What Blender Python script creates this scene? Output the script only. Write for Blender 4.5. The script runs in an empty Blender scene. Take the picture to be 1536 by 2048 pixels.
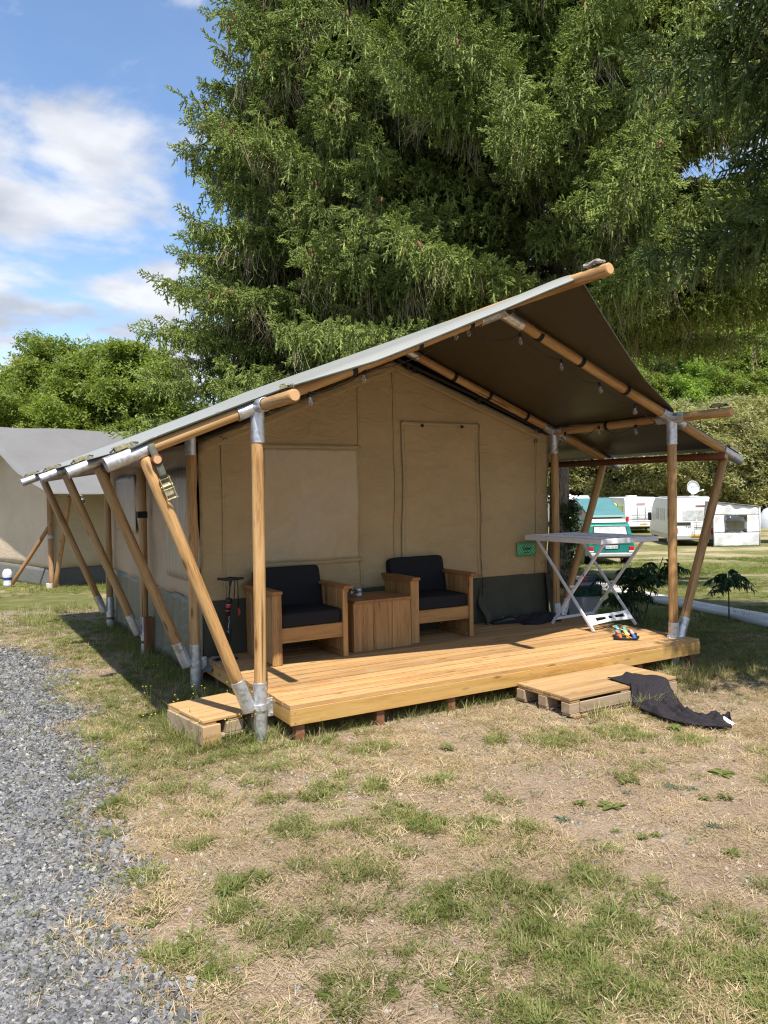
import bpy, bmesh, math, random
import numpy as np
from mathutils import Matrix, Vector, Euler

random.seed(7)
rng = np.random.default_rng(7)
SC = bpy.context.scene
COL = SC.collection
rad = math.radians

# ------------------------------------------------------------------ camera
CAM = Vector((-2.075, -5.460, 1.822))
YAW, PITCH, ROLL, FPX = -0.5221, -0.0246, -0.0182, 1554.3
FWD2 = Vector((-math.sin(YAW), math.cos(YAW)))
RGT2 = Vector((math.cos(YAW), math.sin(YAW)))
cd = bpy.data.cameras.new("camera")
cam = bpy.data.objects.new("camera", cd)
COL.objects.link(cam)
f_ = Vector((-math.sin(YAW) * math.cos(PITCH), math.cos(YAW) * math.cos(PITCH), math.sin(PITCH)))
r0 = Vector((math.cos(YAW), math.sin(YAW), 0))
u0 = r0.cross(f_)
r_ = r0 * math.cos(ROLL) + u0 * math.sin(ROLL)
u_ = -r0 * math.sin(ROLL) + u0 * math.cos(ROLL)
M = Matrix((r_, u_, -f_)).transposed().to_4x4()
M.translation = CAM
cam.matrix_world = M
cd.sensor_fit = 'VERTICAL'
cd.sensor_height = 24.0
cd.lens = FPX / 2048 * 24.0
cd.clip_start = 0.05
cd.clip_end = 2000
SC.camera = cam

# ------------------------------------------------------------------ light
SUN = Vector((-0.202, -0.528, 1.0)).normalized()
SUN_EL = math.asin(SUN.z)
world = bpy.data.worlds.new("World")
SC.world = world
world.use_nodes = True
wn, wl = world.node_tree.nodes, world.node_tree.links
wn.clear()

def sky_world():
    N = lambda t, **k: _node(wn, t, **k)
    out = N('ShaderNodeOutputWorld')
    bg = N('ShaderNodeBackground')
    bg.inputs['Strength'].default_value = 0.15
    sky = N('ShaderNodeTexSky')
    sky.sky_type = 'NISHITA'
    sky.sun_disc = False
    sky.sun_elevation = SUN_EL
    sky.sun_rotation = math.atan2(SUN.x, SUN.y)
    sky.altitude = 200
    sky.air_density = 1.0
    sky.dust_density = 0.15
    sky.ozone_density = 3.0
    tc = N('ShaderNodeTexCoord')
    sep = N('ShaderNodeSeparateXYZ')
    wl.new(tc.outputs['Generated'], sep.inputs[0])
    # cloud layer: project the view direction on a flat ceiling
    zz = N('ShaderNodeMath', operation='ADD'); zz.inputs[1].default_value = 0.22
    wl.new(sep.outputs['Z'], zz.inputs[0])
    zm = N('ShaderNodeMath', operation='MAXIMUM'); zm.inputs[1].default_value = 0.05
    wl.new(zz.outputs[0], zm.inputs[0])
    dx = N('ShaderNodeMath', operation='DIVIDE'); dy = N('ShaderNodeMath', operation='DIVIDE')
    wl.new(sep.outputs['X'], dx.inputs[0]); wl.new(zm.outputs[0], dx.inputs[1])
    wl.new(sep.outputs['Y'], dy.inputs[0]); wl.new(zm.outputs[0], dy.inputs[1])
    cb = N('ShaderNodeCombineXYZ')
    wl.new(dx.outputs[0], cb.inputs[0]); wl.new(dy.outputs[0], cb.inputs[1])
    mp = N('ShaderNodeMapping')
    mp.inputs['Location'].default_value = (5.16, 0.2, 2.1)
    wl.new(cb.outputs[0], mp.inputs['Vector'])
    n1 = N('ShaderNodeTexNoise'); n1.inputs['Scale'].default_value = 2.6
    n1.inputs['Detail'].default_value = 9; n1.inputs['Roughness'].default_value = 0.55
    n1.inputs['Distortion'].default_value = 0.25
    wl.new(mp.outputs[0], n1.inputs['Vector'])
    # more cover towards the horizon
    cov = N('ShaderNodeMapRange'); cov.inputs['From Min'].default_value = 0.05; cov.inputs['From Max'].default_value = 0.6
    cov.inputs['To Min'].default_value = 0.19; cov.inputs['To Max'].default_value = -0.03
    wl.new(sep.outputs['Z'], cov.inputs['Value'])
    ad = N('ShaderNodeMath', operation='ADD')
    wl.new(n1.outputs['Fac'], ad.inputs[0]); wl.new(cov.outputs[0], ad.inputs[1])
    ramp = N('ShaderNodeMapRange'); ramp.interpolation_type = 'SMOOTHSTEP'
    ramp.inputs['From Min'].default_value = 0.485; ramp.inputs['From Max'].default_value = 0.67
    wl.new(ad.outputs[0], ramp.inputs['Value'])
    # thin high veil
    n2 = N('ShaderNodeTexNoise'); n2.inputs['Scale'].default_value = 1.1; n2.inputs['Detail'].default_value = 6
    n2.inputs['Roughness'].default_value = 0.6
    wl.new(mp.outputs[0], n2.inputs['Vector'])
    # cloud colour: whiter crests, greyer bases
    n3 = N('ShaderNodeTexNoise'); n3.inputs['Scale'].default_value = 4.0; n3.inputs['Detail'].default_value = 6
    wl.new(mp.outputs[0], n3.inputs['Vector'])
    ccol = N('ShaderNodeMix', data_type='RGBA')
    ccol.inputs[6].default_value = (2.2, 2.4, 2.8, 1); ccol.inputs[7].default_value = (3.6, 3.7, 3.95, 1)
    mr3 = N('ShaderNodeMapRange'); mr3.inputs['From Min'].default_value = 0.38; mr3.inputs['From Max'].default_value = 0.62
    wl.new(n3.outputs['Fac'], mr3.inputs['Value']); wl.new(mr3.outputs[0], ccol.inputs[0])
    veil = N('ShaderNodeMapRange'); veil.inputs['From Min'].default_value = 0.4; veil.inputs['From Max'].default_value = 0.8
    veil.inputs['To Max'].default_value = 0.18
    wl.new(n2.outputs['Fac'], veil.inputs['Value'])
    mx = N('ShaderNodeMath', operation='MAXIMUM')
    wl.new(ramp.outputs[0], mx.inputs[0]); wl.new(veil.outputs[0], mx.inputs[1])
    hs = N('ShaderNodeHueSaturation'); hs.inputs['Saturation'].default_value = 1.04; hs.inputs['Value'].default_value = 0.88
    wl.new(sky.outputs[0], hs.inputs['Color'])
    mix = N('ShaderNodeMix', data_type='RGBA')
    wl.new(mx.outputs[0], mix.inputs[0]); wl.new(hs.outputs[0], mix.inputs[6]); wl.new(ccol.outputs[2], mix.inputs[7])
    wl.new(mix.outputs[2], bg.inputs['Color']); wl.new(bg.outputs[0], out.inputs['Surface'])

def _node(nodes, t, **k):
    n = nodes.new(t)
    for a, v in k.items():
        setattr(n, a, v)
    return n

sky_world()
sl = bpy.data.lights.new("sun", 'SUN')
sl.energy = 4.3
sl.angle = rad(0.53)
sl.color = (1.0, 0.955, 0.89)
so = bpy.data.objects.new("sun", sl)
so.rotation_euler = (-SUN).to_track_quat('-Z', 'Y').to_euler()
so.location = (0, 0, 30)
COL.objects.link(so)
SC.view_settings.view_transform = 'Standard'
SC.view_settings.look = 'None'
SC.view_settings.exposure = 0.8
SC.view_settings.gamma = 1
SC.cycles.use_denoising = True
SC.cycles.denoising_prefilter = 'NONE'
SC.cycles.filter_width = 1.2
SC.cycles.max_bounces = 7
SC.cycles.diffuse_bounces = 4
SC.cycles.glossy_bounces = 3
SC.cycles.transmission_bounces = 6
SC.cycles.transparent_max_bounces = 8
SC.cycles.sample_clamp_indirect = 6.0

# ------------------------------------------------------------------ materials
MATS = {}

class NT:
    """small helper round a material's node tree"""
    def __init__(s, name):
        s.m = bpy.data.materials.new(name); s.m.use_nodes = True
        s.n, s.l = s.m.node_tree.nodes, s.m.node_tree.links
        s.b = s.n['Principled BSDF']; s.out = s.n['Material Output']
        MATS[name] = s.m
    def node(s, t, **k): return _node(s.n, t, **k)
    def link(s, a, b): s.l.new(a, b)
    def coords(s, scale=(1, 1, 1), kind='Object', rnd=0.0, geo=False):
        if geo:
            src = s.node('ShaderNodeNewGeometry').outputs['Position']
        else:
            src = s.node('ShaderNodeTexCoord').outputs[kind]
        mp = s.node('ShaderNodeMapping'); mp.inputs['Scale'].default_value = scale
        s.link(src, mp.inputs['Vector'])
        if rnd:
            oi = s.node('ShaderNodeObjectInfo')
            mu = s.node('ShaderNodeMath', operation='MULTIPLY'); mu.inputs[1].default_value = rnd
            s.link(oi.outputs['Random'], mu.inputs[0])
            s.link(mu.outputs[0], mp.inputs['Location'])
        return mp.outputs[0]
    def noise(s, vec, scale=5, detail=4, rough=0.5, dist=0):
        n = s.node('ShaderNodeTexNoise')
        n.inputs['Scale'].default_value = scale; n.inputs['Detail'].default_value = detail
        n.inputs['Roughness'].default_value = rough; n.inputs['Distortion'].default_value = dist
        s.link(vec, n.inputs['Vector'])
        return n.outputs['Fac']
    def rng(s, v, a, b, c=0, d=1, smooth=False):
        m = s.node('ShaderNodeMapRange')
        if smooth: m.interpolation_type = 'SMOOTHSTEP'
        for k, q in zip(('From Min', 'From Max', 'To Min', 'To Max'), (a, b, c, d)): m.inputs[k].default_value = q
        s.link(v, m.inputs['Value'])
        return m.outputs[0]
    def mix(s, fac, a, b, mode='MIX'):
        m = s.node('ShaderNodeMix', data_type='RGBA'); m.blend_type = mode
        for i, q in ((0, fac), (6, a), (7, b)):
            if isinstance(q, (tuple, list)): m.inputs[i].default_value = tuple(q) + ((1,) if len(q) == 3 else ())
            elif isinstance(q, (int, float)): m.inputs[i].default_value = q
            else: s.link(q, m.inputs[i])
        return m.outputs[2]
    def ramp(s, v, stops):
        r = s.node('ShaderNodeValToRGB')
        e = r.color_ramp.elements
        while len(e) < len(stops): e.new(0.5)
        for q, (p, c) in zip(e, stops): q.position = p; q.color = tuple(c) + (1,)
        s.link(v, r.inputs[0])
        return r.outputs[0]
    def math(s, op, a, b=0.0):
        m = s.node('ShaderNodeMath', operation=op)
        for i, q in ((0, a), (1, b)):
            if isinstance(q, (int, float)): m.inputs[i].default_value = q
            else: s.link(q, m.inputs[i])
        return m.outputs[0]
    def bump(s, h, strength=0.3, dist=0.01):
        b = s.node('ShaderNodeBump'); b.inputs['Strength'].default_value = strength; b.inputs['Distance'].default_value = dist
        s.link(h, b.inputs['Height']); s.link(b.outputs[0], s.b.inputs['Normal'])
    def set(s, col=None, rough=None, metal=None, spec=None):
        if col is not None:
            if isinstance(col, (tuple, list)): s.b.inputs['Base Color'].default_value = tuple(col) + (1,)
            else: s.link(col, s.b.inputs['Base Color'])
        for k, v in (('Roughness', rough), ('Metallic', metal), ('Specular IOR Level', spec)):
            if v is None: continue
            if isinstance(v, (int, float)): s.b.inputs[k].default_value = v
            else: s.link(v, s.b.inputs[k])
        return s

def plain(name, col, rough=0.6, metal=0.0, var=0.08, nscale=6.0, bump=0.0, spec=0.5):
    t = NT(name)
    v = t.coords()
    f = t.noise(v, nscale, 5, 0.6)
    lo = tuple(c * (1 - var * 2) for c in col); hi = tuple(min(1, c * (1 + var * 1.5)) for c in col)
    t.set(t.ramp(f, [(0.3, lo), (0.7, hi)]), t.rng(f, 0.3, 0.7, max(0.02, rough - 0.07), min(1, rough + 0.07)), metal, spec)
    if bump: t.bump(t.noise(v, nscale * 8, 3), bump, 0.004)
    return t.m

def wood(name, c0, c1, c2, axis='Z', rough=0.55, knots=1.0, fine=1.0, dirt=0.0, spec=0.35, checks=0.0, vlo=0.86, vhi=1.1):
    """c0 dark line, c1 body, c2 pale; grain runs along the local axis"""
    t = NT(name)
    a = 0.9
    sc = {'X': (a, 14, 14), 'Y': (14, a, 14), 'Z': (14, 14, a)}[axis]
    v = t.coords(sc, rnd=60)
    warp = t.noise(v, 1.1, 3, 0.5, 0.6)
    fine_ = t.noise(v, 6.0 * fine, 5, 0.65, 1.2)
    f = t.math('ADD', t.math('MULTIPLY', warp, 0.55), t.math('MULTIPLY', fine_, 0.45))
    col = t.ramp(f, [(0.33, c0), (0.47, c1), (0.66, c2)])
    kv = t.coords({'X': (1.4, 5, 5), 'Y': (5, 1.4, 5), 'Z': (5, 5, 1.4)}[axis], rnd=35)
    vo = t.node('ShaderNodeTexVoronoi'); vo.inputs['Scale'].default_value = 1.6
    t.link(kv, vo.inputs['Vector'])
    k = t.rng(vo.outputs['Distance'], 0.05, 0.17, 1.0 * knots, 0.0, True)
    col = t.mix(t.math('MULTIPLY', k, 0.75), col, tuple(x * 0.42 for x in c0))
    if checks:
        cn = t.noise(t.coords({'X': (0.7, 30, 30), 'Y': (30, 0.7, 30), 'Z': (30, 30, 0.7)}[axis], rnd=17), 1.0, 2, 0.4, 0.2)
        col = t.mix(t.rng(cn, 0.27, 0.33, checks, 0.0), col, tuple(x * 0.3 for x in c0))
    oi = t.node('ShaderNodeObjectInfo')
    val = t.rng(oi.outputs['Random'], 0, 1, vlo, vhi)
    hs = t.node('ShaderNodeHueSaturation'); t.link(col, hs.inputs['Color']); t.link(val, hs.inputs['Value'])
    col = hs.outputs[0]
    if dirt:
        dn = t.noise(t.coords((3, 3, 3), rnd=9), 1.3, 6, 0.65)
        col = t.mix(t.rng(dn, 0.52, 0.72, 0, dirt), col, (0.30, 0.26, 0.21))
    t.set(col, t.rng(fine_, 0.3, 0.7, rough - 0.08, rough + 0.12), 0, spec)
    t.bump(fine_, 0.25, 0.002)
    return t.m

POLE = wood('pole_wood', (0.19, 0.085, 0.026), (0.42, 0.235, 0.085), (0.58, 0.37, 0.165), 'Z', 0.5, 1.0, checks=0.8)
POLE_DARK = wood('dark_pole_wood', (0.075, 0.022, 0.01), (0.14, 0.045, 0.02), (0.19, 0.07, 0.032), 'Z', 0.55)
POLE_OLD = wood('old_pole_wood', (0.19, 0.08, 0.032), (0.36, 0.19, 0.08), (0.46, 0.28, 0.14), 'Z', 0.7, dirt=0.5)
ENDG = NT('end_grain')
_v = ENDG.coords((1, 1, 1)); _w = ENDG.node('ShaderNodeTexWave', wave_type='RINGS', rings_direction='Z')
_w.inputs['Scale'].default_value = 45; _w.inputs['Distortion'].default_value = 2.5
ENDG.link(_v, _w.inputs['Vector'])
ENDG.set(ENDG.ramp(_w.outputs['Fac'], [(0.2, (0.50, 0.27, 0.12)), (0.8, (0.62, 0.38, 0.19))]), 0.8)
ENDG = ENDG.m
DECK = wood('deck_wood', (0.23, 0.115, 0.04), (0.41, 0.23, 0.088), (0.51, 0.315, 0.14), 'X', 0.6, 0.9, dirt=0.4, vlo=0.74, vhi=1.14)
FASCIA = wood('fascia_wood', (0.30, 0.155, 0.04), (0.45, 0.26, 0.075), (0.53, 0.34, 0.12), 'X', 0.5, 1.0)
CHAIRW = wood('stained_pine_up', (0.165, 0.075, 0.023), (0.36, 0.195, 0.07), (0.47, 0.28, 0.11), 'Z', 0.5, 1.0)
CHAIRH = wood('stained_pine_along', (0.17, 0.075, 0.02), (0.38, 0.20, 0.062), (0.48, 0.28, 0.10), 'X', 0.5, 1.0)
CHAIRD = wood('stained_pine_deep', (0.19, 0.08, 0.025), (0.30, 0.14, 0.046), (0.37, 0.19, 0.07), 'Y', 0.5, 0.6)
PALLET = wood('pallet_top_wood', (0.29, 0.16, 0.066), (0.44, 0.265, 0.115), (0.52, 0.335, 0.155), 'X', 0.7, 0.7, dirt=0.5, vlo=0.75, vhi=1.12)
PALLETG = wood('pallet_grey_wood', (0.22, 0.15, 0.09), (0.33, 0.24, 0.15), (0.42, 0.32, 0.21), 'X', 0.8, 0.5, dirt=0.6)
LEGW = wood('leg_wood', (0.10, 0.04, 0.018), (0.17, 0.075, 0.034), (0.23, 0.11, 0.055), 'Z', 0.7, 0.3)

def steel():
    t = NT('galvanised_steel')
    v = t.coords((1, 1, 1), rnd=20)
    vo = t.node('ShaderNodeTexVoronoi'); vo.inputs['Scale'].default_value = 38
    t.link(v, vo.inputs['Vector'])
    n = t.noise(v, 7, 5, 0.6)
    c = t.mix(0.35, t.ramp(n, [(0.3, (0.40, 0.42, 0.43)), (0.7, (0.62, 0.64, 0.65))]), vo.outputs['Color'], 'OVERLAY')
    hs = t.node('ShaderNodeHueSaturation'); hs.inputs['Saturation'].default_value = 0.08; t.link(c, hs.inputs['Color'])
    t.set(hs.outputs[0], t.rng(n, 0.3, 0.7, 0.34, 0.58), 0.85)
    t.bump(n, 0.08, 0.004)
    return t.m
STEEL = steel()
ZINC = plain('yellow_zinc', (0.55, 0.47, 0.25), 0.35, 0.8, 0.2, 30)
BLACKP = plain('black_plastic', (0.012, 0.012, 0.013), 0.45, 0, 0.15)
BLACKV = plain('black_webbing', (0.01, 0.01, 0.011), 0.8, 0, 0.15)
OLIVEW = plain('olive_webbing', (0.115, 0.115, 0.085), 0.85, 0, 0.1, 40)
RED = plain('red_plastic', (0.45, 0.03, 0.03), 0.4)
RUST = plain('rusty_steel', (0.20, 0.10, 0.06), 0.8, 0.3, 0.3, 12)

def canvas(name, c, var=0.1, wr=0.6, trans=0.0):
    t = NT(name)
    g = t.coords((1, 1, 1), geo=True)
    big = t.noise(g, 0.9, 5, 0.6)
    wrk = t.noise(t.coords((1.6, 1.6, 3.0), geo=True), 2.2, 6, 0.62, 1.6)
    f = t.math('ADD', t.math('MULTIPLY', big, 0.7), t.math('MULTIPLY', wrk, 0.3))
    t.set(t.ramp(f, [(0.35, tuple(x * (1 - var) for x in c)), (0.65, tuple(x * (1 + var) for x in c))]), 0.85, 0, 0.25)
    t.bump(wrk, wr, 0.03)
    if trans:
        tr = t.node('ShaderNodeBsdfTranslucent'); tr.inputs['Color'].default_value = (c[0], c[1] * 0.85, c[2] * 0.6, 1)
        ms = t.node('ShaderNodeMixShader'); ms.inputs[0].default_value = trans
        t.link(t.b.outputs[0], ms.inputs[1]); t.link(tr.outputs[0], ms.inputs[2]); t.link(ms.outputs[0], t.out.inputs['Surface'])
    return t.m
CANVAS = canvas('sand_canvas', (0.425, 0.312, 0.158), 0.12, 0.9)
CANVAS2 = canvas('pale_sand_canvas', (0.47, 0.355, 0.23))
CANVAS3 = canvas('bleached_canvas', (0.64, 0.51, 0.37))
SKIRT = canvas('dark_skirt_canvas', (0.066, 0.067, 0.046), 0.18, 0.5)
SKIRT2 = canvas('grey_skirt_canvas', (0.15, 0.145, 0.13), 0.15, 0.3)
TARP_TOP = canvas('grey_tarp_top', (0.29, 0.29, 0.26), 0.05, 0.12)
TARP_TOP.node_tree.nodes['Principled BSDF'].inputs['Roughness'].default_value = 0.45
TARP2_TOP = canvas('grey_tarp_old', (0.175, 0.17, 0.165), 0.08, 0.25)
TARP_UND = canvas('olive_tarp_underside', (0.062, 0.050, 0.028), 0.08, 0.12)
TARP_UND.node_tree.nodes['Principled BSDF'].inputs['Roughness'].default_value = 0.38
TARP_UND.node_tree.nodes['Principled BSDF'].inputs['Specular IOR Level'].default_value = 0.5

def pvc():
    t = NT('dusty_window_film')
    g = t.coords((1, 1, 1), geo=True)
    n = t.noise(g, 3, 8, 0.7, 2)
    sc = t.noise(t.coords((6, 6, 40), geo=True), 3, 5, 0.6, 1)
    t.set(t.ramp(n, [(0.35, (0.41, 0.305, 0.16)), (0.6, (0.445, 0.335, 0.18)), (0.8, (0.52, 0.41, 0.26))]), t.rng(sc, 0.3, 0.7, 0.22, 0.5), 0, 0.5)
    t.bump(t.noise(g, 2.2, 5, 0.6, 1.5), 0.35, 0.02)
    return t.m
PVC = pvc()
def curtain():
    t = NT('curtained_window_film')
    v = t.coords((0, 1, 0.04), geo=True)
    n = t.noise(v, 26, 3, 0.6, 0.3)
    t.set(t.ramp(n, [(0.3, (0.30, 0.235, 0.17)), (0.7, (0.47, 0.39, 0.30))]), 0.3)
    t.bump(n, 0.5, 0.02)
    return t.m
CURTAIN = curtain()

CUSH = plain('black_cushion_fabric', (0.021, 0.0205, 0.021), 0.92, 0, 0.12, 200, 0.15, 0.15)
TOWEL = plain('charcoal_terry', (0.040, 0.036, 0.040), 1.0, 0, 0.25, 120, 0.9, 0.05)
WHITEP = plain('white_plastic', (0.70, 0.71, 0.72), 0.4, 0, 0.04)
GREYP = plain('grey_plastic', (0.30, 0.32, 0.35), 0.5, 0, 0.06)
DGREYP = plain('dark_grey_plastic', (0.035, 0.037, 0.042), 0.5)
BAG = plain('green_bag_film', (0.015, 0.075, 0.05), 0.25, 0, 0.3, 14, 0.5)
WHITEV = plain('white_vehicle_paint', (0.74, 0.74, 0.73), 0.35, 0, 0.03, 2)
GREYV = plain('silver_vehicle_paint', (0.42, 0.42, 0.42), 0.35, 0.2, 0.05, 2)
TEAL = plain('teal_vehicle_paint', (0.008, 0.19, 0.155), 0.28, 0, 0.05, 2)
TEALL = plain('pale_teal_lid', (0.085, 0.215, 0.21), 0.45, 0, 0.05, 2)
CREAM = plain('cream_roof_paint', (0.62, 0.55, 0.46), 0.5, 0, 0.05, 2)
GLASSD = plain('dark_window_glass', (0.035, 0.04, 0.042), 0.08, 0, 0.1, 2)
BLIND = plain('window_blind', (0.50, 0.51, 0.50), 0.35, 0, 0.15, 5)
TYRE = plain('tyre_rubber', (0.012, 0.012, 0.012), 0.85)
RIM = plain('wheel_rim', (0.45, 0.45, 0.45), 0.4, 0.6)
REDL = plain('red_lamp_lens', (0.42, 0.015, 0.02), 0.2)
ORNG = plain('yellow_number_plate', (0.62, 0.36, 0.05), 0.5)
PLATEW = plain('white_number_plate', (0.72, 0.74, 0.78), 0.5)
BLUEP = plain('blue_print', (0.03, 0.09, 0.42), 0.5)
TENTW = canvas('white_awning_fabric', (0.66, 0.66, 0.67), 0.04, 0.9)
LIME = plain('lime_tent_fabric', (0.55, 0.62, 0.10), 0.7)
GREYT = plain('grey_tent_fabric', (0.24, 0.24, 0.25), 0.7)
INK = plain('black_ink', (0.012, 0.013, 0.012), 0.6)
WHITEINK = plain('white_ink', (0.75, 0.75, 0.76), 0.5)
BLUEST = plain('blue_strap', (0.03, 0.13, 0.42), 0.8); YELST = plain('yellow_strap', (0.66, 0.56, 0.12), 0.8)
ORST = plain('orange_strap', (0.72, 0.22, 0.07), 0.8); PINKST = plain('pink_strap', (0.70, 0.32, 0.35), 0.8)
AQUAST = plain('aqua_strap', (0.06, 0.36, 0.42), 0.8)
STONEG = plain('grey_stone', (0.20, 0.185, 0.165), 0.9, 0, 0.2, 8, 0.5)
CONCRETE = plain('pale_concrete', (0.60, 0.56, 0.49), 0.9, 0, 0.12, 3, 0.4)
CONE_M = plain('cone_brown', (0.24, 0.105, 0.052), 0.75, 0, 0.3, 60, 0.6)

def glass_m():
    t = NT('clear_bulb_glass')
    tr = t.node('ShaderNodeBsdfTransparent'); tr.inputs['Color'].default_value = (0.93, 0.94, 0.93, 1)
    gl = t.node('ShaderNodeBsdfGlossy'); gl.inputs['Roughness'].default_value = 0.04
    fr = t.node('ShaderNodeLayerWeight'); fr.inputs['Blend'].default_value = 0.35
    f = t.math('ADD', t.math('MULTIPLY', fr.outputs['Facing'], 0.6), 0.08)
    ms = t.node('ShaderNodeMixShader')
    t.link(f, ms.inputs[0]); t.link(tr.outputs[0], ms.inputs[1]); t.link(gl.outputs[0], ms.inputs[2]); t.link(ms.outputs[0], t.out.inputs['Surface'])
    return t.m
GLASS = glass_m()

def bark(name, a, b, sc=(6, 6, 1.6)):
    t = NT(name)
    v = t.coords(sc)
    n = t.noise(v, 3, 6, 0.7, 1.5); vo = t.node('ShaderNodeTexVoronoi'); vo.inputs['Scale'].default_value = 4
    t.link(v, vo.inputs['Vector'])
    f = t.math('ADD', t.math('MULTIPLY', n, 0.6), t.math('MULTIPLY', vo.outputs['Distance'], 0.5))
    t.set(t.ramp(f, [(0.3, a), (0.7, b)]), 0.95, 0, 0.1)
    t.bump(f, 0.9, 0.04)
    return t.m
BARK = bark('spruce_bark', (0.07, 0.052, 0.042), (0.22, 0.175, 0.14))
BARK2 = bark('grey_bark', (0.06, 0.05, 0.04), (0.17, 0.14, 0.11), (3, 3, 0.8))

def leafm(name, dark, mid, lite, trans=0.35, rough=0.5, vcol=None):
    """per-instance colour by object random; optional paler tips from a mesh attribute"""
    t = NT(name)
    oi = t.node('ShaderNodeObjectInfo')
    col = t.ramp(oi.outputs['Random'], [(0.0, dark), (0.5, mid), (1.0, lite)])
    n = t.noise(t.coords((1, 1, 1), geo=True), 0.5, 3, 0.5)
    hs = t.node('ShaderNodeHueSaturation'); t.link(col, hs.inputs['Color'])
    t.link(t.rng(n, 0.3, 0.7, 0.8, 1.2), hs.inputs['Value'])
    col = hs.outputs[0]
    if vcol:
        at = t.node('ShaderNodeAttribute'); at.attribute_name = 'tip'
        col = t.mix(at.outputs['Fac'], col, vcol)
    t.set(col, rough, 0, 0.3)
    tr = t.node('ShaderNodeBsdfTranslucent'); t.link(t.mix(1.0, col, (1.0, 1.0, 0.45), 'MULTIPLY'), tr.inputs['Color'])
    ms = t.node('ShaderNodeMixShader'); ms.inputs[0].default_value = trans
    t.link(t.b.outputs[0], ms.inputs[1]); t.link(tr.outputs[0], ms.inputs[2]); t.link(ms.outputs[0], t.out.inputs['Surface'])
    return t.m
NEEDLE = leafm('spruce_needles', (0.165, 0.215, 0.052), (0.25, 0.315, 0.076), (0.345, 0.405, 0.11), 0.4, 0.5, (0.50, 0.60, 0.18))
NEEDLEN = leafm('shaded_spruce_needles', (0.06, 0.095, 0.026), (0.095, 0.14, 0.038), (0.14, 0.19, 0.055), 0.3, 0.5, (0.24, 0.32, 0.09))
DEADTW = leafm('dead_twigs', (0.22, 0.17, 0.11), (0.33, 0.26, 0.17), (0.45, 0.37, 0.25), 0.0, 0.9)
ALDER = leafm('alder_leaves', (0.16, 0.22, 0.04), (0.25, 0.32, 0.066), (0.34, 0.40, 0.11), 0.5)
WILLOW = leafm('willow_leaves', (0.29, 0.30, 0.13), (0.39, 0.39, 0.18), (0.49, 0.47, 0.25), 0.45)
HILLL = leafm('hill_leaves', (0.18, 0.28, 0.05), (0.28, 0.41, 0.075), (0.38, 0.50, 0.12), 0.5)
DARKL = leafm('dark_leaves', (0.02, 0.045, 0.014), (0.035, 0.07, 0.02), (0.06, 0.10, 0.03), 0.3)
SHRUBL = leafm('shrub_leaves', (0.025, 0.055, 0.022), (0.035, 0.075, 0.028), (0.055, 0.10, 0.035), 0.3)
GRASSG = leafm('green_grass', (0.125, 0.155, 0.034), (0.20, 0.23, 0.055), (0.31, 0.32, 0.11), 0.4)
GRASSD = leafm('dry_grass', (0.33, 0.235, 0.13), (0.50, 0.375, 0.215), (0.68, 0.54, 0.33), 0.25)
WEED = leafm('weed_leaves', (0.10, 0.125, 0.03), (0.145, 0.17, 0.042), (0.19, 0.215, 0.065), 0.3)
WEEDB = leafm('blue_green_weed', (0.09, 0.13, 0.085), (0.12, 0.16, 0.10), (0.15, 0.19, 0.12), 0.3)
FLOWER = plain('yellow_petals', (0.75, 0.58, 0.02), 0.6)
def stonem(name, stops):
    t = NT(name)
    oi = t.node('ShaderNodeObjectInfo')
    n = t.noise(t.coords((1, 1, 1)), 9, 4, 0.6)
    c = t.mix(0.3, t.ramp(oi.outputs['Random'], stops), t.ramp(n, [(0.3, (0.2, 0.2, 0.2)), (0.7, (0.7, 0.7, 0.7))]), 'OVERLAY')
    t.set(c, 0.85, 0, 0.2)
    t.bump(n, 0.3, 0.01)
    return t.m
SLATE = stonem('slate_gravel', [(0.0, (0.075, 0.075, 0.075)), (0.4, (0.155, 0.153, 0.152)), (0.75, (0.22, 0.217, 0.212)), (0.93, (0.26, 0.26, 0.255)), (0.985, (0.42, 0.38, 0.32))])
PEBBLE = stonem('pale_pebbles', [(0.0, (0.28, 0.225, 0.165)), (0.5, (0.37, 0.31, 0.24)), (0.85, (0.44, 0.39, 0.32)), (1.0, (0.24, 0.24, 0.24))])

# ------------------------------------------------------------------ helpers
def cw(lat, dep):
    """metres right of / ahead of the photographer -> world x, y"""
    return CAM.x + lat * RGT2.x + dep * FWD2.x, CAM.y + lat * RGT2.y + dep * FWD2.y

def sstep(a, b, x):
    t = np.clip((x - a) / (b - a), 0, 1)
    return t * t * (3 - 2 * t)

def vnoise(x, y, seed=0):
    x = np.asarray(x, float); y = np.asarray(y, float)
    xi, yi = np.floor(x), np.floor(y)
    fx, fy = x - xi, y - yi
    fx = fx * fx * (3 - 2 * fx); fy = fy * fy * (3 - 2 * fy)
    def hsh(a, b):
        q = np.sin(a * 127.1 + b * 311.7 + seed * 74.7) * 43758.5453
        return q - np.floor(q)
    return (hsh(xi, yi) * (1 - fx) + hsh(xi + 1, yi) * fx) * (1 - fy) + (hsh(xi, yi + 1) * (1 - fx) + hsh(xi + 1, yi + 1) * fx) * fy

def fbm(x, y, seed=0, oct=4):
    s, a, t = 0, 0.5, 0
    for i in range(oct):
        s = s + a * vnoise(np.asarray(x) * 2 ** i, np.asarray(y) * 2 ** i, seed + i * 7); t += a; a *= 0.5
    return s / t

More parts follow.
